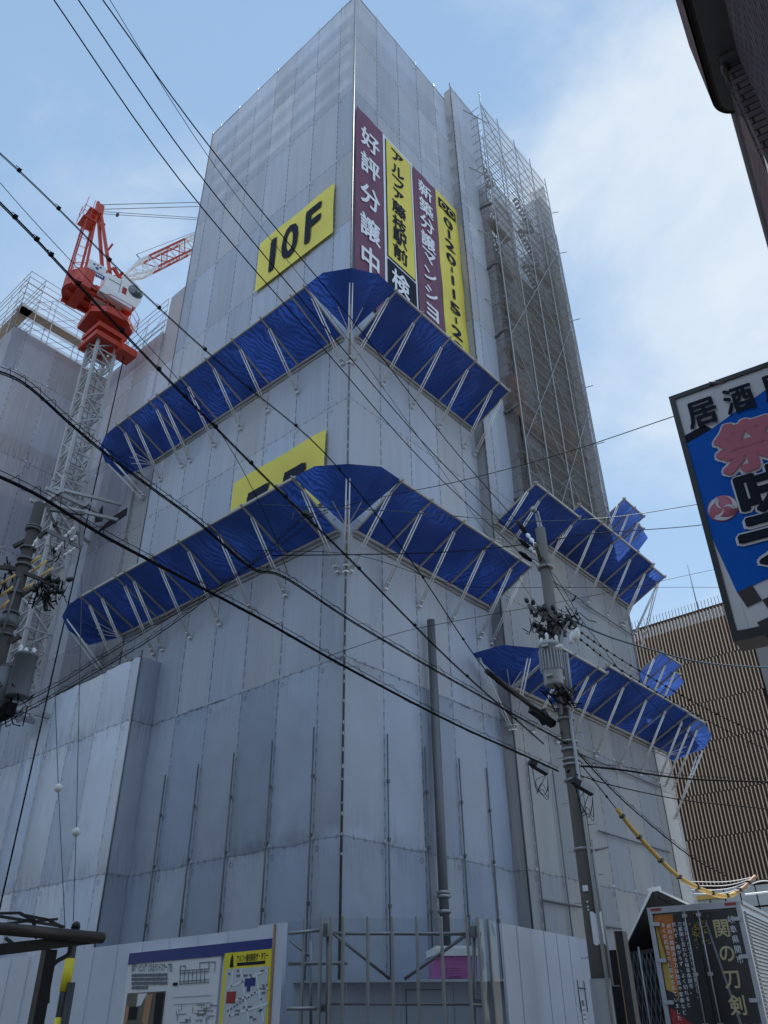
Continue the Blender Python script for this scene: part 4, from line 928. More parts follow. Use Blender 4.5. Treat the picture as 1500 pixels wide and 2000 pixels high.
for s in (-1, 1): b.beam(tb+SN*s*.1+ZA*th_*.25, PR+SN*s*.1+ZA*(tb.z+th_*.25), .06); b.beam(tb+SN*s*.1+ZA*th_*.8, PR+SN*s*.1+ZA*(tb.z+th_*.8), .06)
b.build('hanger_bracket', M['steel'], tf)
for a in (0, 90, 200, 300): b = MB(); c = tb+V((math.cos(R(a)), math.sin(R(a)), 0))*.17+ZA*th_; b.lathe(c-ZA*.05, [(.03, 0), (.045, .05), (.03, .10), (.045, .14), (.015, .2)], 8); b.build('bushing', M['porcelain'], tf)
b = MB()
for i in range(26):
    p = tb + V((rr.uniform(-.3, .3), rr.uniform(-.3, .3), rr.uniform(-.18, .0))); q = PR + SN*rr.uniform(-.5, .15) - SU*.2 + ZA*(tb.z+rr.uniform(-.5, .3)); m_ = p.lerp(q, .5)-ZA*rr.uniform(.05, .3)
    b.path([p, m_, q], .012, 4)
b.build('jumper_wire', M['cable'], tf)
c = onV(1090, 1265, PR-SU*.5, PR-SU*.5+SN); b = MB(); b.lathe(c-SN*-.12, [(.05, 0), (.05, .2), (.03, .22)], 10, -SN+ZA*.1); b.build('surge_arrester', M['porcelain'], tf)

# left pole with its own transformer
PL = at(58, 1060, 20); PL.z = 0; zl = zat(77, 984, PL)
poleL = thing('utility_pole', PL, 'concrete utility pole with cylindrical grey transformer in front of the crane mast', 'utility pole')
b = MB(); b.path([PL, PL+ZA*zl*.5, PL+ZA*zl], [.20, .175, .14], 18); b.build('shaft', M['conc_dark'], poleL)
b = MB()
for py in (1029, 1034, 1073, 1096, 1108, 1165, 1205, 1213, 1222, 1232, 1250): b.lathe(PL+ZA*zat(50, py, PL), [(.18, 0), (.205, .005), (.205, .05), (.18, .055)], 16)
b.lathe(PL+ZA*zat(50, 1215, PL)-ZA*.2, [(.19, 0), (.24, .03), (.24, .22), (.19, .25)], 16); split_mb(b, 'steel_band', M['steel_dark'], poleL)
lv = lambda px, py, o=.25: onV(px, py, PL-fw*0+V((-.2, -.2, 0))*o, PL+V((-.2, -.2, 0))*o+rt)
for p, q in (((26, 1068), (54, 1054)), ((92, 1036), (158, 1070)), ((75, 1050), (92, 1036)), ((160, 1012), (157, 1068)), ((98, 995), (165, 1003)), ((8, 1103), (96, 1138)), ((0, 1108), (40, 1113)), ((20, 1255), (40, 1242))):
    b = MB(); b.beam(lv(*p), lv(*q), .09, .09); b.build('crossarm', M['steel_dark'] if p[0] > 80 else M['conc_dark'], poleL)
b = MB(); b.beam(lv(93, 995), lv(120, 1050), .07); b.beam(lv(45, 1160), lv(75, 1142), .07); b.build('arm_brace', M['brown_steel'], poleL)
for p, q in (((125, 1050), (147, 1028)), ((130, 1062), (152, 1045)), ((124, 1085), (150, 1068)), ((108, 1075), (125, 1058)), ((60, 1072), (80, 1040))): insul(poleL, lv(*p), lv(*q), 3, .042)
b = MB()
for i in range(50):
    c = lv(rr.uniform(60, 130), rr.uniform(1130, 1175)) if i < 28 else (lv(rr.uniform(0, 40), rr.uniform(1085, 1150)) if i < 42 else lv(rr.uniform(100, 150), rr.uniform(1020, 1090)))
    q = c + V((rr.uniform(-.35, .35), rr.uniform(-.35, .35), rr.uniform(-.5, .15))); m_ = c.lerp(q, .5)-ZA*rr.uniform(.05, .25); b.path([c, c.lerp(m_, .6), m_, m_.lerp(q, .5), q], rr.choice((.010, .016, .022)), 4)
b.build('jumper_wire', M['cable'], poleL)
b = MB()
for i in range(16): c = lv(70+rr.uniform(-8, 62), 1140+rr.uniform(-8, 22)); b.lathe(c, [(.03, 0), (.07, .04), (.06, .14), (.02, .2)], 7, V((rr.uniform(-1, 1), rr.uniform(-1, 1), .5)))
b.build('clamp', M['black'], poleL)
for p, q in (((0, 1142), (30, 1122)), ((45, 1152), (66, 1138)), ((60, 1100), (80, 1085)), ((60, 1118), (92, 1095)), ((80, 1126), (104, 1108)), ((0, 1165), (26, 1145)), ((0, 1190), (18, 1172))):
    b = MB(); b.tube(lv(*p, 1.5), lv(*q, 1.5), .028, 8); b.build('yellow_sleeve', M['yellow_sleeve'], poleL)
b = MB(); b.tube(lv(37, 1130, 1.2), lv(0, 1250, 1.2), .025, 6); b.build('riser_conduit', M['trafo_dark'], poleL)
tb = lv(32, 1362, 1.2); th_ = 1.05
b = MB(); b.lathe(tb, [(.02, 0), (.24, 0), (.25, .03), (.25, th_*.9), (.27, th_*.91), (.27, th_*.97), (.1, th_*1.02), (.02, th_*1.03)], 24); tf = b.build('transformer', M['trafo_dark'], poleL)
for a in (10, 80, 150): b = MB(); b.lathe(tb+V((math.cos(R(a)), math.sin(R(a)), 0))*.16+ZA*th_, [(.04, 0), (.06, .05), (.04, .10), (.06, .14), (.02, .2)], 8); b.build('bushing', M['porcelain'], tf)
b = MB(); b.beam(tb+ZA*.3, PL+ZA*(tb.z+.3), .1); b.beam(tb+ZA*.85, PL+ZA*(tb.z+.85), .1); b.build('hanger_bracket', M['steel_dark'], tf)
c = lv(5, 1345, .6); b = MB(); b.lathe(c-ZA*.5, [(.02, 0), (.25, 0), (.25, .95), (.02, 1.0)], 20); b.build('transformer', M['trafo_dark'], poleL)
b = MB()
for i in range(30):
    p = lv(rr.uniform(0, 60), rr.uniform(1300, 1400), 1.); q = p+V((rr.uniform(-.4, .4), rr.uniform(-.4, .4), rr.uniform(-.4, .2))); b.path([p, p.lerp(q, .5)-ZA*.15, q], .014, 4)
for i in range(8): b.box(lv(rr.uniform(-5, 22), rr.uniform(1375, 1420), 1.), (.2, .15, .16))
b.build('jumper_wire', M['cable'], tf)

# ------------------------------------------------------------------ overhead cables (each in its own vertical plane between two supports)
def smooth(pts, n=6):
    if len(pts) < 3: return pts
    q = [pts[0]*2-pts[1]] + pts + [pts[-1]*2-pts[-2]]; o = []
    for i in range(1, len(q)-2):
        for k in range(n):
            t = k/n; a, b_, c, d = q[i-1], q[i], q[i+1], q[i+2]
            o.append(.5*((2*b_) + (c-a)*t + (2*a-5*b_+4*c-d)*t*t + (3*b_-a-3*c+d)*t**3))
    return o+[q[-2]]
def cable(label, a, z, pix, r=.012, mname='cable', spiral=0, group=None, clips=0, name='overhead_cable', twin=0):
    """a, z: 3D ends; pix: sight points the cable passes between them"""
    raw = [a] + [onV(*p, a, z) for p in pix] + [z]
    def onward(e, i):                   # a cable leaving the view runs on along the street
        v = e-CAM; px = 750+FPX*v.dot(rt)/v.dot(fw); py = 1000-FPX*v.dot(up)/v.dot(fw)
        if 0 < px < 1500 and 0 < py < 2000: return []
        d = e-i; h = math.hypot(d.x, d.y); sl = max(-.03, min(.12, d.z/h))
        return [e + V((d.x/h*k, d.y/h*k, sl*k)) for k in (6, 24)]
    pts = smooth(raw); on0 = onward(pts[0], pts[1]); on1 = onward(pts[-1], pts[-2])
    mb = MB(); mb.path(pts, r, 6)
    if twin: mb.path([p+ZA*-twin+V((.006, .006, 0)) for p in pts], r*.75, 5)
    if spiral:                          # hanger loops round the bundle
        h = []; acc = 0
        L_ = sum((pts[i+1]-pts[i]).length for i in range(len(pts)-1)); n = int(L_/spiral*8)
        for k in range(n):
            t = k/max(1, n-1)*(len(pts)-1); i = min(int(t), len(pts)-2); p = pts[i].lerp(pts[i+1], t-i); d = (pts[i+1]-pts[i]).normalized(); U = d.cross(ZA).normalized(); W = U.cross(d); an = k*2*math.pi/8
            h.append(p + W*(r+.022) + (U*math.cos(an)+W*math.sin(an))*(.035+r+.010*math.sin(k*.37)))
        mb.path(h, .0035, 4); mb.path([p+ZA*(.05+r) for p in pts], .0045, 5)
    for i in range(clips):
        p = pts[int((i+.5)/clips*(len(pts)-1))]; q = .022+r*1.1; mb.box(p, (q*1.3, q*1.3, q)); mb.path([p, p+ZA*q*1.5+SU*.03, p+ZA*.03-SU*.05], .005, 4)
    for e, on in ((pts[0], on0), (pts[-1], on1)):
        if on: mb.path([e]+on, r, 6)
    o = mb.build(name, M[mname]); return tag(o, label, 'cable', group)
G1 = 'high-voltage lines running to the pole top'
cable('uppermost of three black power lines sweeping from the top left to the pole top', onZ(172, -40, 12.8), HV[0], [(420, 300), (700, 640), (880, 870)], .009, group=G1)
cable('middle of three black power lines sweeping from the top left to the pole top', onZ(126, -40, 12.6), HV[1], [(385, 335), (660, 670), (850, 890)], .009, group=G1)
cable('lowest of three black power lines sweeping from the top left to the pole top', onZ(78, -40, 12.4), HV[2], [(350, 350), (640, 690), (830, 905)], .009, group=G1)
cable('thin grey wire beside the three black power lines from the top left', onZ(190, -40, 13.2), PR+ZA*(ztop-2.6), [(420, 325), (700, 690)], .005, 'cable_grey')
pp = lambda px, py, o=.2: onV(px, py, PR-SU*o, PR-SU*o+SN)
cB = onV(635, 885, onZ(-40, 262, 9.6), pp(1052, 1389))
cable('black cable crossing under the crane cab and over the lower yellow floor board', onZ(-40, 262, 9.6), pp(1052, 1389), [(85, 378), (280, 572), (460, 735), (635, 885), (800, 1090), (951, 1311)], .006, clips=14, twin=.014)
b = MB(); A_, B_ = pp(951, 1308), pp(1052, 1389); P_ = pp(951, 1311); Q_ = pp(1052, 1391)
b.tube(onV(951, 1311, onZ(-40, 262, 9.6), pp(1052, 1389)), onV(1050, 1388, onZ(-40, 262, 9.6), pp(1052, 1389)), .055, 10); tag(b.build('cable_sleeve', M['black']), 'thick black insulating tube over a cable left of the transformer', 'cable')
b = MB(); c = pp(1061, 1400); b.beam(c-V((.3, -.1, -.12)), c+V((.22, -.1, -.14)), .16, .12); b.beam(c-V((.1, 0, -.1)), c+V((.12, 0, -.1)), .19, .15); tag(b.build('splice_box', M['black']), 'small black splice box at the end of the thick black tube', 'cable box')
cable('black bundle passing the crane mast top and both canopies to the pole', onZ(-40, 355, 8.6), pp(1062, 1452), [(60, 455), (130, 530), (290, 700), (400, 812), (537, 950), (669, 1077), (880, 1290)], .009, clips=16, twin=.02)
cable('thin black wire crossing the crane counterweight toward the upper canopy', onZ(-40, 310, 10.5), onV(565, 1128, onZ(-40, 310, 10.5), pp(1100, 1228)), [(60, 425), (240, 620), (420, 830), (520, 1010)], .005)
E1 = onZ(-40, 712, 7.4)
cable('looped cable bundle entering at left edge above the crane mast base', E1, pp(1110, 1453), [(45, 746), (135, 824), (201, 880), (294, 950), (391, 1022), (491, 1108), (557, 1127), (700, 1220), (920, 1348)], .010, spiral=.40, twin=.02)
cable('heavy black telecom cable with spiral hanger crossing the creased sheeting', onZ(-60, 905, 6.2), pp(1090, 1506), [(70, 965), (200, 1045), (360, 1130), (520, 1215), (670, 1300), (880, 1410), (1030, 1478)], .019, spiral=.5)
F1 = onZ(-50, 1445, 5.2)
cable('spiral hung cable rising from bottom left over the annex top', F1, onV(600, 1005, F1, PR), [(60, 1385), (150, 1335), (300, 1245), (410, 1165), (500, 1095)], .008, spiral=.5)
cable('second spiral hung cable just under the one rising over the annex top', onZ(-50, 1420, 5.6), onV(640, 1000, onZ(-50, 1420, 5.6), PR), [(100, 1345), (190, 1290), (300, 1225), (420, 1150), (520, 1085)], .007, spiral=.6)
b = MB(); c = onV(600, 1005, F1, PR)
b.box(c, (.25, .12, .08)); b.path([c, c+V((-.1, .1, -.2)), c+V((-.2, .2, -.15)), c+V((-.2, .2, .05))], .012, 4); tag(b.build('cable_clamp', M['black']), 'dark cable clamp with hook in front of the lower canopy', 'cable clamp')
RB = lambda px, py, d: at(px, py, d)
cable('thin wire from the cable clamp up to the izakaya sign frame', c, sl3(8.0, .95, zat(1309, 815, sl3(8.0, .95, 0))), [(760, 968), (905, 938), (1100, 885)], .006)
cable('thin wire running level across the lower canopy to behind the sign', onV(500, 1075, F1, PR), at(1520, 1148, 26), [(700, 1085), (900, 1143), (1100, 1147), (1396, 1147)], .006)
cable('thin wire rising from the corner post toward the tip of the middle canopy', onV(640, 1282, F1, PR), at(1520, 1085, 30), [(780, 1236), (900, 1211), (1150, 1165), (1290, 1135)], .006)
cable('upper dark wire crossing the middle canopy to the sign edge', onV(500, 985, F1, PR), at(1520, 960, 24), [(760, 998), (900, 1009), (1036, 1018), (1200, 1010), (1356, 986)], .011, 'cable_blue')
cable('lower dark wire crossing the middle canopy to the sign edge', onV(530, 1085, F1, PR), at(1520, 1000, 24), [(760, 1082), (900, 1076), (1052, 1060), (1160, 1042), (1364, 1026)], .011)
G2 = 'cables leaving the pole to the right'
cable('thick blue green cable sagging from pole fittings across the louvred facade', pp(1126, 1216), at(1530, 1305, 23), [(1180, 1240), (1248, 1262), (1350, 1290), (1430, 1300)], .020, 'cable_blue')
cable('black cable with dotted hangers dropping right from the pole over the facade', pp(1124, 1228), at(1530, 1455, 24), [(1200, 1280), (1300, 1340), (1400, 1395)], .010, clips=26, group=G2)
cable('second dotted black cable dropping right just below its neighbour over the facade', pp(1122, 1240), at(1530, 1480, 24), [(1200, 1300), (1300, 1362), (1400, 1417)], .009, clips=22, group=G2)
cable('black cable looping off the pole then running right under the lowest canopy', pp(1108, 1508), at(1530, 1528, 22), [(1128, 1497), (1200, 1502), (1330, 1520), (1430, 1525)], .020, spiral=.5)
cable('thin black cable running right below the looping one', pp(1125, 1512), at(1530, 1583, 22), [(1200, 1535), (1330, 1562), (1430, 1573)], .011)
cable('spiral hung cable falling right from the pole toward the yellow sleeve', pp(1095, 1430), at(1420, 1712, 23), [(1160, 1505), (1230, 1575), (1345, 1670)], .014, spiral=.4)
cable('straight black cable falling right beside the spiral hung one', pp(1100, 1450), at(1230, 1610, 22), [(1150, 1512), (1200, 1575)], .012, clips=6)
cable('thin wire from pole top down to the lower right fittings', HV[1], pp(1130, 1212), [(1060, 1090), (1090, 1150)], .008)
cable('thin wire from pole top dropping past the transformer to the far right', HV[2], at(1530, 1560, 26), [(1080, 1120), (1150, 1230), (1290, 1390)], .007)
ys = [(1205, 1580), (1240, 1625), (1300, 1690), (1340, 1722), (1385, 1743), (1420, 1750), (1450, 1736), (1475, 1712)]
yo = thing('sleeved_cable', at(1300, 1690, 21), 'yellow sleeved cable sagging above the lorry roof', 'cable')
pts = smooth([onV(*p, at(1205, 1580, 20), at(1475, 1712, 23)) for p in ys], 6); k = int(len(pts)*.80)
b = MB(); b.path(pts[:k], .05, 8); b.build('yellow_sleeve', M['yellow_sleeve'], yo); b = MB(); b.path(pts[k-1:], .045, 8); b.build('pale_sleeve', M['tan'], yo)
b = MB()
for i in range(9): p = pts[int((i+.5)/9*(len(pts)-1))]; b.box(p, (.11, .11, .09))
b.build('tie', M['black'], yo)
b = MB()
for i in range(4): b.path(smooth([at(1350, 1722+i*8, 26), at(1420, 1722+i*7, 26), at(1476, 1712+i*2, 26)]), .010, 5)
b.path(smooth([at(1440, 1745, 25), at(1480, 1722, 25), at(1530, 1722, 25)]), .015, 5); b.path(smooth([at(1455, 1747, 25), at(1500, 1742, 25), at(1530, 1738, 25)]), .022, 5)
tag(b.build('cable_bundle', M['white_sheet']), 'pale cable bundle converging at right above the lorry', 'cable')
# splice closures near the pole
for (px, py, l, lab) in ((1052, 1497, .42, 'grey and black splice closure with trailing wire loops left of the pole'), (1138, 1535, .46, 'grey splice closure hanging right of the pole')):
    t = thing('splice_closure', pp(px, py, .45), lab, 'cable box'); c = pp(px, py, .45); d = (rt*.85-up*.5).normalized()
    b = MB(); b.beam(c-d*l*.15, c+d*l*.5, .14, .12); b.build('shell', M['trafo'], t); b = MB(); b.beam(c-d*l*.5, c-d*l*.15, .13, .11); b.beam(c-d*l*.4-ZA*.065, c+d*l*.45-ZA*.065, .11, .04); b.build('end_cap', M['black'], t)
    b = MB()
    for i in range(4): b.path(smooth([c-ZA*.1+d*rr.uniform(-.2, .2)]+[c-ZA*rr.uniform(.3, .6)+d*x for x in (-.12, .03, .15)]+[c-ZA*.1+d*.2]), .006, 4)
    b.build('wire_loop', M['cable'], t)
# guy wires with white ball insulators beside the annex
for (p, ball, q, lab) in (((107, 1345), (114, 1539), (128, 1830), 'thin guy wire with white ball in front of the annex, left one'), ((160, 1120), (149, 1625), (143, 1800), 'long thin guy wire with white ball in front of the annex, right one')):
    A_ = at(*q, 13.0); A_.z = 0.; D_ = V(A_)
    f = lambda px, py: at(px, py, 13.0)
    t = thing('guy_wire', f(*q), lab, 'wire'); b = MB(); b.path([f(*p), f(*ball), f(*q)], .006, 5); b.build('wire', M['cable_grey'], t)
    b = MB(); c = f(*ball); b.lathe(c-ZA*.06, [(.02, 0), (.055, .03), (.06, .06), (.055, .09), (.02, .12)], 12); b.build('ball_insulator', M['porcelain'], t)

# ------------------------------------------------------------------ site hoarding on the left
fl = thing('site_hoarding', (-5.4, 2, 0), 'white site hoarding with property notices along the left face', 'fence')
FX, ZT = -5.4, 3.2
y0, y1 = onX(508, 1812, FX).y, 11.0
b = MB()
k = 0; y = y0
while y < y1: b.box((FX+.03, y+.455, (ZT+.1)/2), (.05, .90, ZT-.1)); b.box((FX-.002, y+.91, ZT/2), (.02, .03, ZT-.12)); y += .915; k += 1
b.build('panel', M['hoard'], fl)
pe = onX(558, 1802, FX-.02); ps = onX(506, 1808, FX-.02); ze = pe.z
b = MB(); b.box((FX-.01, (pe.y+ps.y)/2, ze/2), (.08, ps.y-pe.y, ze)); b.build('end_panel', M['hoard'], fl)
px_ = onX(537, 1806, FX-.06); b = MB(); b.box((FX-.06, px_.y, ze/2), (.02, .05, ze-.02)); b.build('tan_strip', M['tan'], fl)
def fbox(x0, y0_, x1, y1_, dx):         # board from its picture corners on the hoarding
    a = onX(x0, y0_, FX-dx); c = onX(x1, y1_, FX-dx); return a, c
nb = thing('notice_board', (FX-.05, 0, 2), 'white property notice with navy top band on the hoarding', 'notice')
a = onX(254, 1863, FX-.04); c = onX(434, 1840, FX-.04); ztb = (a.z+c.z)/2
b = MB(); b.box((FX-.025, (a.y+c.y)/2, ztb/2+.35), (.03, a.y-c.y, ztb-.7)); b.build('board', M['white_sheet'], nb)
ybe = onX(533, 1835, FX-.04).y
hb = onX(340, 1874, FX-.05).z; b = MB(); b.box((FX-.05, (a.y+ybe)/2, ztb-.11), (.016, a.y-ybe, .20)); b.build('navy_band', M['navy'], nb)
def hput(txt, px0, py0, px1, py1, h, m, par, dx=.06, bold=.01):
    p, q = onX(px0, py0, FX-dx), onX(px1, py1, FX-dx); n = len(txt); it = []
    for i, ch in enumerate(txt):
        e = p.lerp(q, (i+.5)/n); it.append((ch, e, -YA, ZA, abs(p.y-q.y)/n*1.0, h, bold))
    mb = MB()
    for ch, e, X_, Z_, w_, h_, bo in it: put(mb, ch, e, X_, Z_, w_, h_, bo, fit=False)
    return mb.build('lettering', M[m], par)
hput('街の“リビング”となるランドスケープを。', 257, 1890, 340, 1889, .17, 'ink', nb)
b = MB()
for r_ in range(4):
    for i in range(26 if r_ < 3 else 12):
        p = onX(258+2.7*i, 1905+8*r_-.06*i, FX-.052); b.box(p, (.006, .032+.01*rr.random(), .04+.02*rr.random()))
b.build('fine_print', M['line_grey'], nb)
p, q = onX(249, 1940, FX-.06), onX(322, 1938, FX-.06); b = MB(); b.box((FX-.05, (p.y+q.y)/2, p.z-.35), (.02, p.y-q.y, .7)); ph = b.build('corridor_photo', M['photo'], nb)
b = MB(); mk = lambda s, z: V((FX-.066, p.y+(q.y-p.y)*s, p.z-z))
b.face([mk(.30, .02), mk(.55, .02), mk(.42, .22), mk(.30, .24)]); b.build('ceiling_light', M['white_sheet'], ph)
b = MB(); b.face([mk(.12, .24), mk(.34, .24), mk(.34, .46), mk(.12, .46)]); b.face([mk(.78, .02), mk(.99, .02), mk(.99, .68), mk(.80, .68)]); split_mb(b, 'dark_doorway', M['dark'], ph)
b = MB(); b.face([mk(.52, .05), mk(.70, .03), mk(.66, .60), mk(.50, .50)]); b.face([mk(.02, .2), mk(.11, .24), mk(.10, .5), mk(.02, .6)]); split_mb(b, 'lit_wall', M['tan'], ph)
b = MB()
def ln(p0, p1, w_=.012): b.beam(onX(*p0, FX-.052), onX(*p1, FX-.052), w_, .006, (1, 0, 0))
for i in range(7): ln((352+8*i, 1896-.6*i), (351+8*i, 1922-.6*i))
for yy in (1896, 1901, 1917, 1922): ln((350, yy), (408, yy-4))
ln((352, 1887), (362, 1886)); ln((352, 1887), (352, 1897)); ln((362, 1886), (362, 1896)); ln((390, 1880), (420, 1878)); ln((390, 1880), (390, 1896)); ln((408, 1879), (408, 1895)); ln((420, 1878), (419, 1898))
for i in range(34):
    x = rr.uniform(338, 412); y = rr.uniform(1962, 1998); ln((x, y), (x+rr.uniform(2, 18), y-1), .01) if rr.random() < .55 else ln((x, y), (x-.4, y+rr.uniform(3, 14)), .01)
for yy in (1948, 1962): ln((338, yy), (412, yy-4), .006)
b.build('floor_plan', M['line_grey'], nb)
b = MB(); b.box(onX(342, 1922, FX-.055), (.008, .14, .05)); b.build('plan_tag', M['ink'], nb)
mbd = thing('map_board', (FX-.05, -4, 2), 'yellow bordered location map next to the navy band on the hoarding', 'notice')
p, q = onX(440, 1862, FX-.06), onX(532, 1853, FX-.06); zt = (p.z+q.z)/2
b = MB(); b.box((FX-.055, (p.y+q.y)/2, zt/2+.3), (.03, p.y-q.y, zt-.6)); b.build('board', M['yprint'], mbd)
hput('アルファ藤枝駅前ザ・タワー', 462, 1873, 524, 1866, .13, 'ink', mbd, .075, .012)
b = MB()
for i in range(22): b.box(onX(464+2.5*i, 1883.5-.2*i, FX-.074), (.006, .035, .05))
b.build('fine_print', M['ink'], mbd)
b = MB(); c = onX(453, 1877, FX-.075); b.prism([c+V((0, .05, -.1)), c+V((0, -.05, -.1)), c+V((0, -.03, .04)), c+V((0, 0, .12)), c+V((0, .03, .04))], (-.006, 0, 0)); b.build('tower_emblem', M['ink'], mbd)
p2, q2 = onX(443, 1893, FX-.075), onX(525, 1885, FX-.075); b = MB(); b.box((FX-.074, (p2.y+q2.y)/2, (p2.z+.95)/2), (.01, p2.y-q2.y, p2.z-.95)); mpp = b.build('map', M['map_grey'], mbd)
b = MB()
def ln2(p0, p1, w_): b.beam(onX(*p0, FX-.082), onX(*p1, FX-.082), w_, .006, (1, 0, 0))
for s in (((445, 1930), (520, 1895)), ((470, 1892), (486, 1996)), ((500, 1900), (515, 1996)), ((445, 1960), (524, 1930)), ((444, 1985), (524, 1960)), ((455, 1895), (448, 1990))): ln2(*s, .035)
b.build('map_road', M['white_sheet'], mpp)
b = MB()
for i in range(14): ln2((444+5.8*i, 1975-3.9*i), (447+5.8*i, 1973-3.9*i), .03)
for i in range(24): c = onX(rr.uniform(446, 518), rr.uniform(1893, 1992), FX-.083); b.box(c, (.005, rr.uniform(.04, .12), .03))
b.build('map_line', M['line_grey'], mpp)
for (x, y, wv, hv, m) in ((488, 1918, .28, .12, 'navy'), (485, 1931, .08, .08, 'navy'), (451, 1948, .25, .18, 'art_red')): b = MB(); b.box(onX(x, y, FX-.085), (.008, wv, hv)); b.build('map_tag', M[m], mpp)
b = MB(); b.box((FX-.076, (p.y+q.y)/2, .93), (.012, p.y-q.y-.02, .12)); b.build('red_strip', M['art_red'], mbd)

# ------------------------------------------------------------------ clear corner guard with posts
cg = thing('clear_guard', (-4.2, -5.9, 0), 'clear panel corner guard with grey posts between the two hoardings', 'fence')
PLN = [onZ(x, y, 3.2) for x, y in ((562, 1801), (645, 1793), (668, 1793), (862, 1793), (935, 1795), (968, 1801))]
for k in range(5):
    p, q = PLN[k], PLN[k+1]; d = (q-p); b = MB(); n_ = V((-d.y, d.x, 0)).normalized()*-.025
    b.face([V((p.x, p.y, .1)), V((q.x, q.y, .1)), q, p]); b.build('clear_panel', M['clear'], cg)
def planpt(px, off=0.):
    for k in range(5):
        a, c = PLN[k], PLN[k+1]; h = onV(px, 1830, a, c); t = (h-a).dot(c-a)/(c-a).length_squared
        if -.001 <= t <= 1.001: d = (c-a).normalized(); return V((h.x, h.y, 0)) + V((d.y, -d.x, 0))*off
    return V((PLN[2].x, PLN[2].y, 0))
for px in (596, 629, 646, 670, 718, 766, 814, 862, 912, 934, 952):
    a = planpt(px, .03); b = MB(); b.box(a+ZA*1.61, (.042, .042, 3.22), sax); b.build('post', M['steel'], cg)
b = MB(); f = lambda px, py, o: onV(px, py, planpt(670, o), planpt(862, o))
b.tube(f(650, 1823, -.25), f(940, 1824, -.25), .03, 8); b.tube(f(563, 1823, -.25), f(640, 1815, -.25), .03, 8)
b.tube(f(650, 1822, -.25), f(762, 1912, -.25), .03, 8); b.tube(f(925, 1816, -.25), f(790, 1912, -.25), .03, 8)
b.tube(f(645, 1961, -.1), f(940, 1962, -.1), .018, 6); b.tube(f(560, 1970, -.2), f(640, 1969, -.2), .03, 8); b.tube(f(563, 1882, -.6), f(678, 1881, -.6), .03, 8)
for x in (640, 926): b.tube(f(x, 1800, -.3), f(x, 2060, -.3), .035, 8)
for p_ in ((640, 1811), (640, 1823), (926, 1816), (927, 1824), (636, 1969), (936, 1960)): b.box(f(*p_, -.22), (.12, .12, .11))
b.tube(f(607, 1838, -.7), f(607, 2050, -.7), .03, 6); b.tube(f(565, 1836, -.7), f(603, 1868, -.7), .02, 6)
b.build('brace_tube', M['steel'], cg)
# low white gate behind the guard, pink tank box on its shelf
a, c = f(572, 1918, -1.1), f(985, 1911, -1.1); lw = thing('low_gate', (-3.6, -5, 0), 'low pale grey gate panel behind the clear corner guard', 'gate')
d = (c-a); d.z = 0; L_ = d.length; d.normalize(); ax3 = (d, V((-d.y, d.x, 0)), ZA); zg = (a.z+c.z)/2
b = MB(); n = 4
for i in range(n): b.box(V((a.x, a.y, zg/2))+d*(L_*(i+.5)/n), (L_/n-.012, .05, zg-.06), ax3)
b.box(V((a.x, a.y, zg-.02))+d*L_/2, (L_, .5, .04), ax3); b.build('panel', M['hoard'], lw)
b = MB(); cc = V((a.x, a.y, zg-.55))+d*L_*.62-V((-d.y, d.x, 0))*.03
for s in (-.35, .35): b.box(cc+d*s, (.012, .01, .8), ax3)
b.box(cc+ZA*.4, (.7, .01, .012), ax3); b.build('hatch_seam', M['steel_dark'], lw)
p, q = f(845, 1912, -1.25), f(932, 1912, -1.25); wpx = (q-p).length; hpx = f(845, 1868, -1.25).z-zg
tk = thing('tank_box', (p+q)/2, 'pink plastic tank box with white lid behind the clear guard', 'container'); mid = (p+q)/2; mid.z = zg; nn = V((-d.y, d.x, 0))
b = MB(); b.hexa([mid+d*sx*wpx*.48+nn*(.3*sy+.2)+ZA*.002 for sx, sy in ((-1, -1), (1, -1), (1, 1), (-1, 1))], [mid+d*sx*wpx*.5+nn*(.32*sy+.2)+ZA*hpx for sx, sy in ((-1, -1), (1, -1), (1, 1), (-1, 1))])
for i in range(5): b.box(mid+d*wpx*(-.4+.2*i)-nn*.125+ZA*hpx*.9, (.03, .03, hpx*.12), ax3)
b.build('body', M['pink'], tk)
b = MB(); b.box(mid+nn*.2+ZA*(hpx+.06), (wpx*1.04, .7, .12), ax3); b.box(mid+nn*.2+ZA*(hpx+.14), (wpx*.8, .5, .05), ax3); b.build('lid', M['white'], tk)
b = MB(); b.box(mid-nn*.125-d*.02+ZA*hpx*.36, (wpx*.32, .02, hpx*.5), ax3)
for i in range(4): b.box(mid-nn*.14-d*.02+ZA*hpx*(.2+.11*i), (wpx*.27, .02, .025), ax3)
b.build('vent_panel', M['pink'], tk)

# ------------------------------------------------------------------ hoarding on the right
fr = thing('site_hoarding', (-.6, -6.4, 0), 'plain pale hoarding between the clear guard and the utility pole', 'fence')
p, q = onZ(977, 1803, 3.2), onZ(1150, 1836, 3.2); d = (q-p).normalized(); n_ = V((d.y, -d.x, 0)); ax4 = (d, V((-d.y, d.x, 0)), ZA); L_ = (q-p).length
b = MB(); n = 7
for i in range(n): b.box(V((p.x, p.y, 1.6))+d*(L_*(i+.5)/n), (L_/n-.006, .05, 3.2-(.0 if i < 6 else .03)), ax4)
for i in (1, 3, 4, 5): b.box(V((p.x, p.y, 1.6))+d*(L_*i/n)+n_*.03, (.03, .02, 3.18), ax4)
b.build('panel', M['hoard'], fr)
b = MB()
for s in (0, .35): b.box(onV(1135, 1945, p+n_*.04, q+n_*.04)+d*(s-.1), (.02, .01, .55), ax4)
b.box(onV(1135, 1930, p+n_*.04, q+n_*.04)+d*.08, (.36, .01, .02), ax4); b.build('wicket_seam', M['steel_dark'], fr)
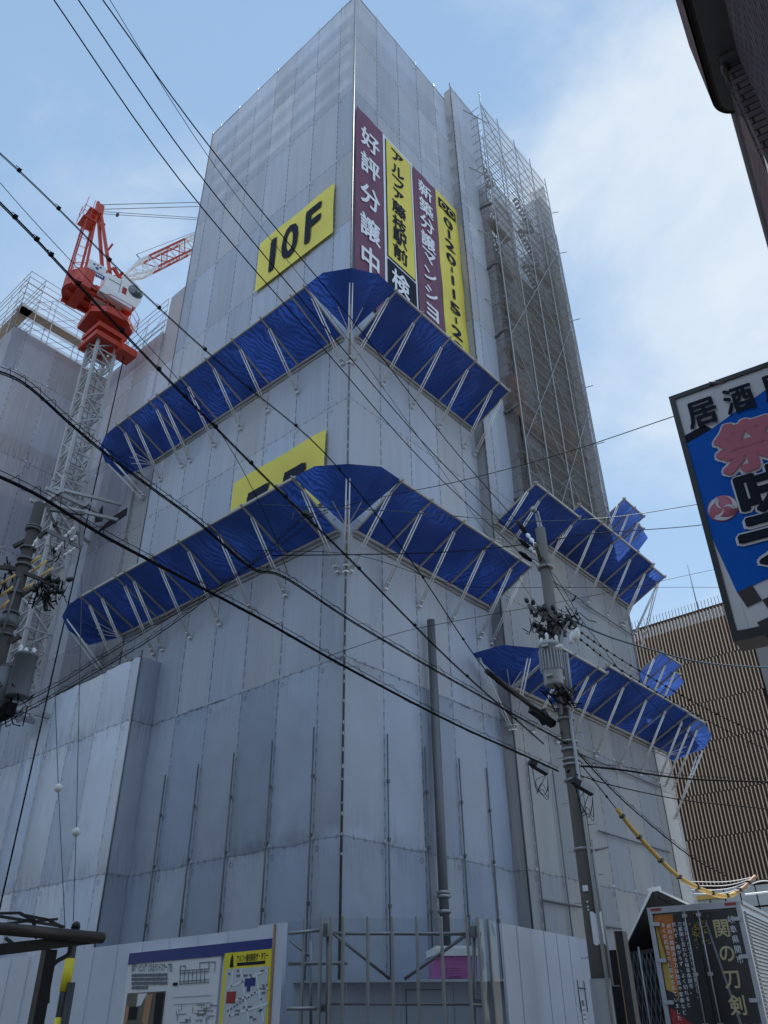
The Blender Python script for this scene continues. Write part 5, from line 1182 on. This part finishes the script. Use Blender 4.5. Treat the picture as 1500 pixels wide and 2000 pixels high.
b = MB(); c = onV(1140, 1975, p+n_*.045, q+n_*.045); b.box(c, (.16, .006, .42), ax4); wl = b.build('door_label', M['letter_white'], fr)
b = MB(); b.box(c+n_*.006+ZA*.14, (.11, .006, .10), ax4)
for i in range(3): b.box(c+n_*.006+ZA*(.02-.08*i), (.09, .006, .025), ax4)
b.build('label_mark', M['line_grey'], wl)
# pale board and dark upright at the pole foot
t = thing('pole_guard_board', onZ(1180, 1950, 1.6), 'weathered pale guard board strapped round the utility pole foot', 'board'); t.location.z = 0
b = MB()
P = []
for i in range(9): a = R(180+9-70+140*i/8); dd = V((math.cos(a), math.sin(a), 0)); P.append([PR+dd*.205+ZA*z for z in (.05, 1.2, zat(1180, 1912, PR))])
b.grid(P); b.build('wrap', M['trafo'], t)
t = thing('upright_channel', PR+SU*.1-SN*.55, 'dark steel channel standing right behind the utility pole foot', 'post'); c = V((PR.x, PR.y, 0))+SU*.2-SN*.42
b = MB(); zc = zat(1185, 1820, PR); b.box(c+ZA*zc/2, (.25, .14, zc), sax); b.build('channel', M['black'], t); b = MB(); b.box(c+SN*.085-SU*.1+ZA*zc/2, (.03, .02, zc), sax); b.build('pale_edge', M['tan'], t)

# ------------------------------------------------------------------ lorry with printed rear doors
TD = 21.0; tr0 = at(1446, 1760, TD); tR = (tr0-CAM).dot(SN); tU = (tr0-CAM).dot(SU); ZTOP = tr0.z
def onU(px, py, u): d_ = ray(px, py); return CAM + d_*(u/d_.dot(SU))
tl_ = onU(1266, 1779, tU); tLl = (tl_-CAM).dot(SN); W_ = tLl-tR; ZB = .95
lor = thing('box_lorry', sl3(tU+3, (tR+tLl)/2, 0), 'box lorry seen from behind with black sword advertisement on its doors', 'lorry')
def tp(u, s, z): return sl3(tU+u, tLl-W_*s, z)     # s 0 left .. 1 right
b = MB(); b.box(tp(3.1, .5, (ZTOP+ZB)/2), (6.1, W_-.06, ZTOP-ZB-.08), sax); b.build('box_body', M['white_sheet'], lor)
b = MB()
for i in range(34): b.box(tp(3.0, 1.0, ZB+.25+(ZTOP-ZB-.45)*i/33)-SN*.0, (5.6, .05, .035), sax)
b.build('side_corrugation', M['alu'], lor)
b = MB()
for s in (.025, .975): b.box(tp(-.02, s, (ZTOP+ZB)/2), (.14, W_*.05, ZTOP-ZB), sax)
b.box(tp(-.02, .5, ZTOP-.06), (.14, W_*.90, .13), sax); b.box(tp(-.02, .5, ZB+.05), (.14, W_*.90, .1), sax)
for s in (0, 1): b.box(tp(3.1, s, ZTOP-.02), (6.1, .07, .07), sax)
b.build('frame', M['alu'], lor)
Zm = lambda f: ZB+.12+(ZTOP-ZB-.28)*f
for s0, s1 in ((.055, .495), (.505, .945)): 
    b = MB(); b.box(tp(0, (s0+s1)/2, (Zm(0)+Zm(1))/2), (.10, W_*(s1-s0), Zm(1)-Zm(0)), sax); b.build('rear_door', M['truck_black'], lor)
b = MB(); e = -.056
for poly, m in (([(.06, 1), (.27, 1), (.17, .36)], 'orange'), ([(.06, .99), (.06, .45), (.15, .42), (.165, .62)], 'ochre'), ([(.06, .33), (.28, .20), (.24, 0), (.06, 0)], 'art_red')):
    b = MB(); b.prism([tp(e, s, Zm(f)) for s, f in poly], -SU*.004); b.build('door_art', M[m], lor)
b = MB()
for i in range(90): s, f = .5+rr.gauss(.03, .05), .86+rr.gauss(0, .06); b.box(tp(e-.003, s, Zm(f)), (.004, rr.uniform(.012, .03), rr.uniform(.012, .03)), sax)
b.build('gold_fleck', M['ochre'], lor)
b = MB(); b.prism([tp(e-.002, s, Zm(f)) for s, f in ((.60, .92), (.615, .93), (.80, 0), (.77, 0))], -SU*.003); b.build('sword_shape', M['line_grey'], lor)
def vcol(txt, s, f0, f1, h, m, wd=None, bold=.02):
    mb = MB(); n = len(txt)
    for i, ch in enumerate(txt): put(mb, ch, tp(e-.008, s, Zm(f0+(f1-f0)*i/max(1, n-1))), -SN, ZA, wd or h, h, bold*.6, fit=False)
    return mb.build('lettering', M[m], lor)
vcol('関の刀剣', .755, .87, .33, .38, 'gold', .36, .03); vcol('岐阜県関市', .872, .93, .64, .16, 'letter_white', .15, .012)
H = (ZTOP-ZB)
for txt, s, f0, f1 in (('鎌倉時代から刀作りを主業とし、', .385, .92, .40), ('刀都関と言われる岐阜県関市。', .325, .92, .43), ('折れず、曲がらず、よく切れると', .265, .92, .34), ('評判の関鍛冶の刀は信長や家康など', .205, .91, .29), ('多くの武将たちに認められていました。', .145, .92, .21)): vcol(txt, s, f0, f1, .095, 'letter_white', .095, .012)
for txt, f in (('刀孫六兼元', .19), ('関鍛冶伝承館蔵', .135)):
    mb = MB(); n = len(txt)
    for i, ch in enumerate(txt): put(mb, ch, tp(e-.008, .93-.05*(n-1-i)-.0, Zm(f)), -SN, ZA, .085, .085, .012, fit=False)
    mb.build('lettering', M['letter_white'], lor)
b = MB(); b.lathe(tp(e-.002, .875, Zm(.05)), [(.075, 0), (.075, .006), (.001, .006)], 16, -SU); b.build('round_sticker', M['yprint'], lor)
for s in (.40, .55):
    b = MB(); b.tube(tp(-.09, s, Zm(-.03)), tp(-.09, s, Zm(1.03)), .018, 8)
    for f in (.02, .2, .55, .98): b.box(tp(-.08, s, Zm(f)), (.05, .11, .07), sax)
    b.build('lock_rod', M['steel'], lor)
for s in (.38, .62): b = MB(); b.box(tp(-.10, s, Zm(.12)), (.03, .08, .2), sax); b.box(tp(-.10, s+(.0), Zm(.145)), (.03, .4, .03), sax); b.build('door_handle', M['alu'], lor)
for s in (.04, .96):
    for f in (.07, .36, .66, .93): b = MB(); b.box(tp(-.10, s+(.03 if s < .5 else -.03), Zm(f)), (.05, .20, .075), sax); b.build('hinge', M['alu'], lor)
for s in (.1, .9): b = MB(); b.box(tp(-.095, s, ZTOP-.05), (.02, .24, .05), sax); b.build('marker_lamp', M['art_red'], lor)
b = MB(); b.box(tp(3.4, .5, .8), (6.6, .9, .2), sax); b.box(tp(6.9, .5, 1.5), (1.4, W_*.95, 1.9), sax); b.build('chassis_cab', M['brown_steel'], lor)
for u in (1.3, 5.9):
    for s in (.12, .88): b = MB(); b.lathe(tp(u, s, .42)-SN*.12, [(.02, 0), (.4, 0), (.42, .04), (.42, .2), (.4, .24), (.02, .24)], 20, SN); b.build('wheel', M['black'], lor)

# ------------------------------------------------------------------ gabled shed roof and folding gate behind the lorry
sh = thing('gable_shed', at(1270, 1850, 24), 'dark open gable shed roof with white rakes behind the lorry', 'shed'); sh.location.z = 0
u_s = 23.3; ap = onU(1276, 1734, u_s); le = onU(1218, 1857, u_s); re = onU(1352, 1769, u_s)
b = MB(); ext = SU*3.5
for p_, q_ in ((le, ap), (ap, re)): b.hexa([p_-ZA*.08, q_-ZA*.08, q_-ZA*.08+ext, p_-ZA*.08+ext], [p_, q_, q_+ext, p_+ext])
b.build('roof', M['black'], sh)
b = MB(); b.beam(le-SU*.05, ap-SU*.05, .05, .06, SU); b.beam(ap-SU*.05, re-SU*.05, .05, .06, SU); b.beam(ap-SU*.06-ZA*.06+SN*.12, ap-SU*.06+SN*-.2-ZA*.03, .1, .05, SU); b.build('white_rake', M['white'], sh)
b = MB(); b.beam(le-ZA*.1, onU(1322, 1850, u_s)-ZA*.0, .1); b.beam(ap+SU*.3-ZA*.2, onU(1330, 1775, u_s+.3), .05); b.build('tie_beam', M['black'], sh)
b = MB(); zz = le.z
for p_ in (le+SN*-.15, ):
    b.tube(V((p_.x, p_.y, 0)), p_-ZA*.05, .05, 8); b.tube(V((p_.x, p_.y, 0))+ext, p_+ext-ZA*.05, .05, 8)
q_ = onU(1345, 1800, u_s); b.tube(V((q_.x, q_.y, 0)), V((q_.x, q_.y, re.z-.1)), .05, 8); b.tube(V((q_.x, q_.y, 0))+ext, V((q_.x, q_.y, re.z-.1))+ext, .05, 8)
b.build('shed_post', M['brown_steel'], sh)
b = MB(); c_ = onU(1262, 1900, u_s+3.2); b.box(V((c_.x, c_.y, 1.75))+SN*.3, (.06, 4.0, 3.5), sax); b.build('shade_backing', M['dark'], sh)  # dark sheet added to stand in for the shade inside the shed
gt = thing('folding_gate', at(1270, 1950, 22.5), 'black folding lattice gate between utility pole and lorry', 'gate'); gt.location.z = 0
b = MB(); gL, gR = onU(1226, 1900, 22.2), onU(1330, 1900, 22.2); gL.z = gR.z = 0; gd = (gR-gL); gl = gd.length; gd.normalize(); zt_ = zat(1270, 1862, (gL+gR)/2); n = 12
for i in range(n):
    x0, x1 = gl*i/n, gl*(i+1)/n
    for k in range(5):
        zA, zB_ = zt_*k/5, zt_*(k+1)/5; b.beam(gL+gd*x0+ZA*zA, gL+gd*x1+ZA*zB_, .018); b.beam(gL+gd*x1+ZA*zA, gL+gd*x0+ZA*zB_, .018)
b.build('lattice', M['steel_dark'], gt)
b = MB()
for i in range(0, 6): b.tube(gL+gd*gl*.04*i, gL+gd*gl*.04*i+ZA*zt_, .014, 5)
b.build('folded_bar', M['black'], gt)
b = MB(); b.tube(gL+gd*gl*.28, gL+gd*gl*.28+ZA*(zt_+.15), .025, 6); b.build('pale_post', M['steel'], gt)

# ------------------------------------------------------------------ louvred building at right
lb = thing('louvred_building', (40, 0, 0), 'brown building faced with vertical louvres beyond the tower right edge', 'building')
XB = 36.0; zr_ = onX(1335, 1205, XB).z; yr = onX(1472, 1265, XB).y
b = MB(); b.box((XB+8, 6, zr_/2-.3), (15.4, 30, zr_-.6)); b.build('wall', M['slat_dark'], lb)
zj = [8.6, 11.9, 15.1, 18.3, 21.6, zr_]
zj = [onX(1345, 1735, XB).z, onX(1380, 1638, XB).z, onX(1400, 1548, XB).z, onX(1420, 1442, XB).z, onX(1440, 1358, XB).z, onX(1400, 1283, XB).z, zr_]
for k in range(len(zj)-1):
    b = MB(); b2_ = MB(); y = yr+.05+(.12 if k % 2 else 0); i = 0
    while y < 9.5:
        b.box((XB-.16, y, (zj[k]+zj[k+1])/2), (.07, .06, zj[k+1]-zj[k]-.05)); b2_.box((XB-.05, y+.09, (zj[k]+zj[k+1])/2), (.12, .05, zj[k+1]-zj[k]-.05)); b2_.box((XB-.08, y+.165, (zj[k]+zj[k+1])/2), (.10, .035, zj[k+1]-zj[k]-.05))
        y += .235; i += 1
    b.build('louvre_screen', M['slat'], lb); b2_.build('louvre_backing', M['slat_dark'], lb)
b = MB()
for k in range(1, 6): b.box((XB-.04, 3.5, zj[k]), (.12, 12, .05))
b.box((XB-.06, 3.6, zr_+.05), (.3, 12.2, .10)); b.build('joint_rail', M['brown_steel'], lb)
b = MB(); y = yr+.2
while y < 9: b.tube((XB-.05, y, zr_+.1), (XB-.05, y, zr_+.75), .022, 4); y += .235
b.build('roof_comb', M['steel_dark'], lb)
b = MB(); b.box((XB-.05, yr-.9, 12.5), (.5, 1.5, 22)); b.box((XB-.1, yr-3.2, 12), (.5, 2.2, 20.5)); split_mb(b, 'concrete_pier', M['core'], lb)
b = MB(); b.box((XB-.32, yr-1.35, 20.4), (.06, .5, 2.0)); b.box((XB-.38, yr-2.5, 18.2), (.06, .8, 2.2)); split_mb(b, 'dark_opening', M['dark'], lb)
b = MB(); zg0 = zj[0]
for i in range(12):
    for k in range(3): b.box((XB-.02, yr-1.6+.92*i, zg0-.75-1.15*k), (.06, .84, 1.05))
split_mb(b, 'window', M['grid_glass'], lb)
b = MB(); b.box((XB-.10, onX(1388, 1755, XB).y, onX(1388, 1752, XB).z), (.2, 2.1, .22)); b.build('yellow_beam', M['yellow_sleeve'], lb)
an = thing('roof_antenna', onX(1364, 1195, XB+2), 'thin whip antenna on the louvred building roof', 'antenna'); an.location.z = zr_
c_ = onX(1366, 1200, XB+1.5); b = MB(); zt2 = onX(1351, 1100, XB+1.5).z; b.path([V((c_.x, c_.y, zr_-.6)), V((c_.x, c_.y, zr_+1.5)), V((c_.x, c_.y, zt2))], [.05, .04, .015], 6); b.build('mast', M['steel_dark'], an)

# ------------------------------------------------------------------ brick shop building over the viewer's right shoulder
bb_ = thing('brick_building', sl3(3, -4, 0), 'purple brown brick building with rounded balcony at the top right corner', 'building')
def uvbox(name, par, m, u0, u1, l0, l1, z0, z1):
    mb = MB()
    def q(a, b_, c, d_, uv): mb.face([a, b_, c, d_], uv)
    A = lambda u, l, z: sl3(u, l, z)
    q(A(u0, l1, z0), A(u1, l1, z0), A(u1, l1, z1), A(u0, l1, z1), [(u0, z0), (u1, z0), (u1, z1), (u0, z1)])
    q(A(u1, l0, z0), A(u0, l0, z0), A(u0, l0, z1), A(u1, l0, z1), [(u1, z0), (u0, z0), (u0, z1), (u1, z1)])
    q(A(u0, l0, z0), A(u0, l1, z0), A(u0, l1, z1), A(u0, l0, z1), [(l0, z0), (l1, z0), (l1, z1), (l0, z1)])
    q(A(u1, l1, z0), A(u1, l0, z0), A(u1, l0, z1), A(u1, l1, z1), [(l1, z0), (l0, z0), (l0, z1), (l1, z1)])
    q(A(u0, l0, z1), A(u1, l0, z1), A(u1, l1, z1), A(u0, l1, z1), [(u0, l0), (u1, l0), (u1, l1), (u0, l1)])
    q(A(u0, l1, z0), A(u0, l0, z0), A(u1, l0, z0), A(u1, l1, z0), [(u0, l1), (u0, l0), (u1, l0), (u1, l1)])
    return mb.build(name, M[m], par)
uvbox('wall', bb_, 'brick', 3.6, 6.45, -11, -.86, 0, 15)
uvbox('wing_wall', bb_, 'brick', 6.45, 14, -11, -.70, 0, 10.82)
b = MB(); b.box(sl3(10.2, -.73, 10.85), (7.6, .14, .06), sax); b.box(sl3(6.48, -.8, 10.85), (.14, .25, .07), sax); b.build('coping', M['alu'], bb_)
# balcony: soffit, lip, brick parapet with a rounded end
def rounded(u0, u1, l0, l1, r_, n=8):
    pts = [(u0, l0), (u0, l1)]
    for i in range(n+1): a = math.pi/2*(1-i/n); pts.append((u1-r_+r_*math.cos(a), l1-r_+r_*math.sin(a)))
    pts.append((u1, l0)); return pts
def prism_lu(name, pts, z0, z1, m): mb = MB(); mb.prism([sl3(u, l, z0) for u, l in pts], ZA*(z1-z0)); return mb.build(name, M[m], bb_)
prism_lu('soffit', rounded(3.7, 6.92, -1.2, -.585, .22), 10.70, 10.9, 'soffit'); prism_lu('soffit_lip', rounded(3.7, 6.95, -1.2, -.56, .24), 10.74, 10.88, 'brown_steel')
mb = MB(); pts = rounded(3.7, 7.02, -1.2, -.50, .3, 10)[1:]; acc = 0
for i in range(len(pts)-1):
    (ua, la), (ub, lb_) = pts[i], pts[i+1]; dl = math.hypot(ub-ua, lb_-la); mb.face([sl3(ua, la, 10.80), sl3(ub, lb_, 10.80), sl3(ub, lb_, 12.05), sl3(ua, la, 12.05)], [(acc, 0), (acc+dl, 0), (acc+dl, 1.25), (acc, 1.25)]); acc += dl
mb.build('parapet', M['brick'], bb_); prism_lu('parapet_core', rounded(3.7, 7.0, -1.2, -.52, .3), 10.78, 12.0, 'brick')
b = MB(); b.box(sl3(4.1, -.84, 9.6), (.7, .06, 1.6), sax); b.build('window_band', M['dark'], bb_)
b = MB(); b.path([sl3(6.2, -.72, 10.7), sl3(6.2, -.70, 10.5), sl3(6.35, -.74, 10.42), sl3(6.5, -.8, 10.4)], .05, 8); b.build('drain_pipe', M['brown_steel'], bb_)
uvbox('brick_pier', bb_, 'brick', 6.2, 6.46, -.86, -.715, 8.9, 10.55)
b = MB(); b.box(sl3(6.3, -.78, 10.62), (.36, .2, .1), sax); b.box(sl3(6.3, -.79, 8.8), (.3, .18, .18), sax); b.build('pier_coping', M['soffit'], bb_)
b = MB(); b.tube(sl3(3.0, -.62, 10.65), sl3(5.3, -.62, 10.65), .012, 5); b.build('drip_edge', M['steel'], bb_)

# ------------------------------------------------------------------ projecting izakaya sign
sg = thing('projecting_sign', sl3(8, .4, 6), 'blue projecting tavern sign with brush lettering and checkered foot at right', 'sign')
us = 8.0; sTL = onU(1307, 778, us); zT = sTL.z; zBt = onU(1437, 1255, us).z; lL = (sTL-CAM).dot(SN); lR = -.70; SW = lL-lR
def sp(s, z, o=0): return sl3(us-o, lL-s, z)          # s metres from the left edge, seen from the viewer's side
b = MB(); b.box(sp(SW/2, (zT+zBt)/2, -.16), (.30, SW-.03, zT-zBt-.03), sax); b.build('box_case', M['black'], sg)
b = MB()
b.box(sp(.03, (zT+zBt)/2, 0), (.06, .06, zT-zBt), sax); b.box(sp(SW-.03, (zT+zBt)/2, 0), (.06, .06, zT-zBt), sax); b.box(sp(SW/2, zT-.03, 0), (.06, SW-.12, .06), sax); b.box(sp(SW/2, zBt+.05, 0), (.06, SW-.12, .10), sax); b.build('frame', M['black'], sg)
def pix(px, py, o): return onU(px, py, us-o)
b = MB(); b.prism([sp(.06, zT-.06, .002), sp(.06, zBt+.10, .002), sp(SW-.06, zBt+.10, .002), sp(SW-.06, zT-.06, .002)], -SU*.008); fcp = b.build('face_panel', M['sign_white'], sg)
fp = lambda o, pts: [pix(x, y, o) for x, y in pts]
b = MB(); z1_ = sp(SW-.06, 0).z
blue = fp(.014, [(1337, 869), (1369, 832+6), (1480, 782), (1530, 755)]); blue = [pix(1337, 869, .014), pix(1390, 838, .014)] + [sp(SW-.5, zT-.28, .014), sp(SW-.06, zT-.2, .014), sp(SW-.06, zBt+.75, .014)] + [pix(1500, 1130, .014), pix(1440, 1158, .014), pix(1370, 1005, .014)]
b.prism(blue, -SU*.004); b.build('blue_field', M['sign_blue'], fcp)
b = MB(); b.prism(fp(.015, [(1334, 853), (1376, 830), (1391, 838), (1339, 868)]), -SU*.004); b.build('black_wedge', M['ink'], fcp)
b = MB(); b.prism(fp(.012, [(1419, 1183), (1448, 1177), (1462, 1228), (1430, 1233)]), -SU*.004); b.build('grey_patch', M['white_sheet'], fcp)
# checkered foot
b = MB(); c0 = pix(1462, 1185, .018); ex = (pix(1489, 1170, .018)-pix(1462, 1185, .018)); ez = (pix(1471, 1205, .018)-pix(1455, 1164, .018))
o0 = pix(1440, 1157, .018); ax_ = pix(1469, 1143, .018)-o0; az_ = pix(1459, 1186, .018)-o0
for i in range(5):
    for k in range(3):
        if (i+k) % 2 == 0: p_ = o0+ax_*i+az_*k; b.prism([p_, p_+az_, p_+az_+ax_, p_+ax_], -SU*.004)
b.build('checker', M['purple_ink'], fcp)
def brush(ch, cx, cy, wpx, hpx, m, o, bold, outl=None, ob=.09, rot=0):
    c_ = pix(cx, cy, o); sx_ = (pix(cx+wpx/2, cy-wpx*.16, o)-pix(cx-wpx/2, cy+wpx*.16, o)); w__ = abs(sx_.dot(SN)); h__ = abs((pix(cx-hpx*.13, cy-hpx/2, o)-pix(cx+hpx*.13, cy+hpx/2, o)).z); r_ = R(rot)
    X_ = -SN*math.cos(r_)+ZA*math.sin(r_); Y_ = ZA*math.cos(r_)+SN*math.sin(r_)
    if outl: mb = MB(); put(mb, ch, c_, X_, Y_, w__*1.06, h__*1.06, ob); mb.build('letter_outline', M[outl], fcp)
    mb = MB(); put(mb, ch, c_-SU*.012, X_, Y_, w__, h__, bold); mb.build('lettering', M[m], fcp)
brush('居', 1371, 807, 58, 50, 'ink', .026, .03); brush('酒', 1443, 780, 58, 50, 'ink', .026, .03); brush('屋', 1519, 755, 60, 52, 'ink', .026, .03)
brush('祭', 1462, 868, 132, 100, 'sign_pink', .028, .045, 'sign_white', .085); brush('味', 1500, 955, 120, 92, 'ink', .028, .045, 'sign_white', .085); brush('テ', 1530, 1045, 170, 100, 'ink', .028, .04, 'sign_white', .08)
b = MB(); c_ = pix(1412, 993, .02); rr_ = .155; b.lathe(c_, [(rr_, 0), (rr_, .006), (.001, .006)], 28, -SU); crest = b.build('crest', M['sign_pink'], fcp)
b = MB()
for k in range(3):
    a0 = R(100+120*k); P = []
    for i in range(9):
        t = i/8; a = a0+t*1.5; ro = rr_*(.93); ri = rr_*(.93-.30*math.sin(math.pi*min(1, .25+t*.75))*(1-t*.6)-.02); P.append([c_-SU*.010+(-SN*math.cos(a)+ZA*math.sin(a))*ri, c_-SU*.010+(-SN*math.cos(a)+ZA*math.sin(a))*ro])
    b.grid(P, smooth=False)
    P = []
    for i in range(9):
        t = i/8; a = a0+1.5*0+t*1.0-.1; rad = rr_*(.70-.68*t); P.append([c_-SU*.010+(-SN*math.cos(a)+ZA*math.sin(a))*rad, c_-SU*.010+(-SN*math.cos(a+.22)+ZA*math.sin(a+.22))*(rad+.02)])
    b.grid(P, smooth=False)
b.build('crest_swirl', M['sign_white'], crest)
b = MB(); b.tube(pix(1385, 748, .06), pix(1520, 747, -.2), .02, 6); b.tube(sp(SW-.5, zT+.02, -.2), sp(SW+.05, zT+.02, -.2), .03, 6); b.tube(sp(SW-.5, zBt-.02, -.2), sp(SW+.05, zBt-.02, -.2), .03, 6); b.build('stay_rod', M['steel_dark'], sg)

# ------------------------------------------------------------------ bicycle-shelter corner and striped pole guard, bottom left
ss = thing('steel_shelter', at(80, 1950, 9), 'dark steel shelter frame with round roof pipe at the bottom left corner', 'shelter'); ss.location.z = 0
ZS = 2.45; k_ = (ZS-1.6)
pa, pb_ = onZ(200, 1832, ZS), onZ(-30, 1811, ZS)
b = MB(); b.tube(pa, pb_+(pb_-pa)*.4, .055, 12); b.build('roof_pipe', M['brown_steel'], ss)
hd = (pb_-pa).normalized(); pc = onV(180, 1836, pa-hd*0+V((.0, .12, 0)), pb_+V((.0, .12, 0)))
b = MB(); b.beam(onV(192, 1832, pa+YA*.1, pb_+YA*.1), onV(-30, 1858, pa+YA*.1, pb_+YA*.1), .07, .10); b.build('roof_beam', M['black'], ss)
b = MB(); base = onV(97, 1855, pa+YA*.1, pb_+YA*.1); b.beam(V((base.x, base.y, 0)), base, .10, .12)
for z_ in (1.2,): b.box(V((base.x, base.y, z_)), (.16, .13, .05))
q_ = onV(138, 1842, pa+YA*.1, pb_+YA*.1); b.path(smooth([q_, q_-ZA*.10, onV(108, 1880, pa+YA*.1, pb_+YA*.1), onV(98, 1900, pa+YA*.1, pb_+YA*.1), onV(92, 1960, pa+YA*.1, pb_+YA*.1)]), .022, 7)
b.build('post', M['black'], ss)
b = MB(); back = V((0.5, 1.1, 0)); pts_ = [(0, 1785), (35, 1782), (62, 1797), (96, 1794), (122, 1810)]
for (p_, q_) in (((0, 1784), (38, 1783)), ((38, 1783), (65, 1798)), ((65, 1798), (72, 1833)), ((50, 1788), (96, 1797)), ((96, 1797), (122, 1812)), ((0, 1806), (68, 1797)), ((0, 1790), (125, 1810)), ((10, 1832), (24, 1842)), ((65, 1800), (112, 1795))):
    b.beam(onV(*p_, pa+back, pb_+back), onV(*q_, pa+back, pb_+back), .028)
b.build('roof_truss', M['black'], ss)
pg = thing('guy_guard', at(140, 1900, 13), 'black and yellow striped guy guard tube beside the shelter post', 'pole guard'); c_ = at(141, 1850, 13)
b = MB(); zt_ = zat(142, 1812, c_); b.tube(V((c_.x, c_.y, .0)), V((c_.x, c_.y, zt_)), .06, 12); b.lathe(V((c_.x, c_.y, zt_)), [(.06, 0), (.065, .0), (.05, .06), (.01, .08)], 12); b.build('black_tube', M['black'], pg)
for p_, q_ in ((1872, 1937), (1987, 2040)): b = MB(); za_, zb_ = zat(140, p_, c_), zat(140, q_, c_); b.tube(V((c_.x, c_.y, zb_)), V((c_.x, c_.y, za_)), .066, 12); b.build('yellow_band', M['yprint'], pg)
b = MB(); c2 = at(133, 1960, 12.9); b.tube(V((c2.x, c2.y, 0)), V((c2.x, c2.y, zat(133, 1919, c2))), .05, 10); b.build('short_tube', M['black'], pg)

# ------------------------------------------------------------------ unseen blocks added behind the viewer to shade the lower walls
for nm, c, sz in (('plain shading block added out of view behind the viewer on the left', (-36, 16, 10), (16, 40, 20)), ('plain shading block added out of view behind the viewer', (-36, -26, 10), (18, 26, 20))):
    t = thing('shade_block', (c[0], c[1], 0), nm, 'building'); b = MB(); b.box(c, sz); b.build('wall', M['dim_wall'], t); b = MB(); xw = c[0]+sz[0]/2+.01
    for i in range(int(sz[1]/3.2)):
        for k in range(6): b.box((xw, c[1]-sz[1]/2+1.6+3.2*i, 2.2+3.2*k), (.06, 1.7, 1.5))
    b.build('window_row', M['glass'], t)
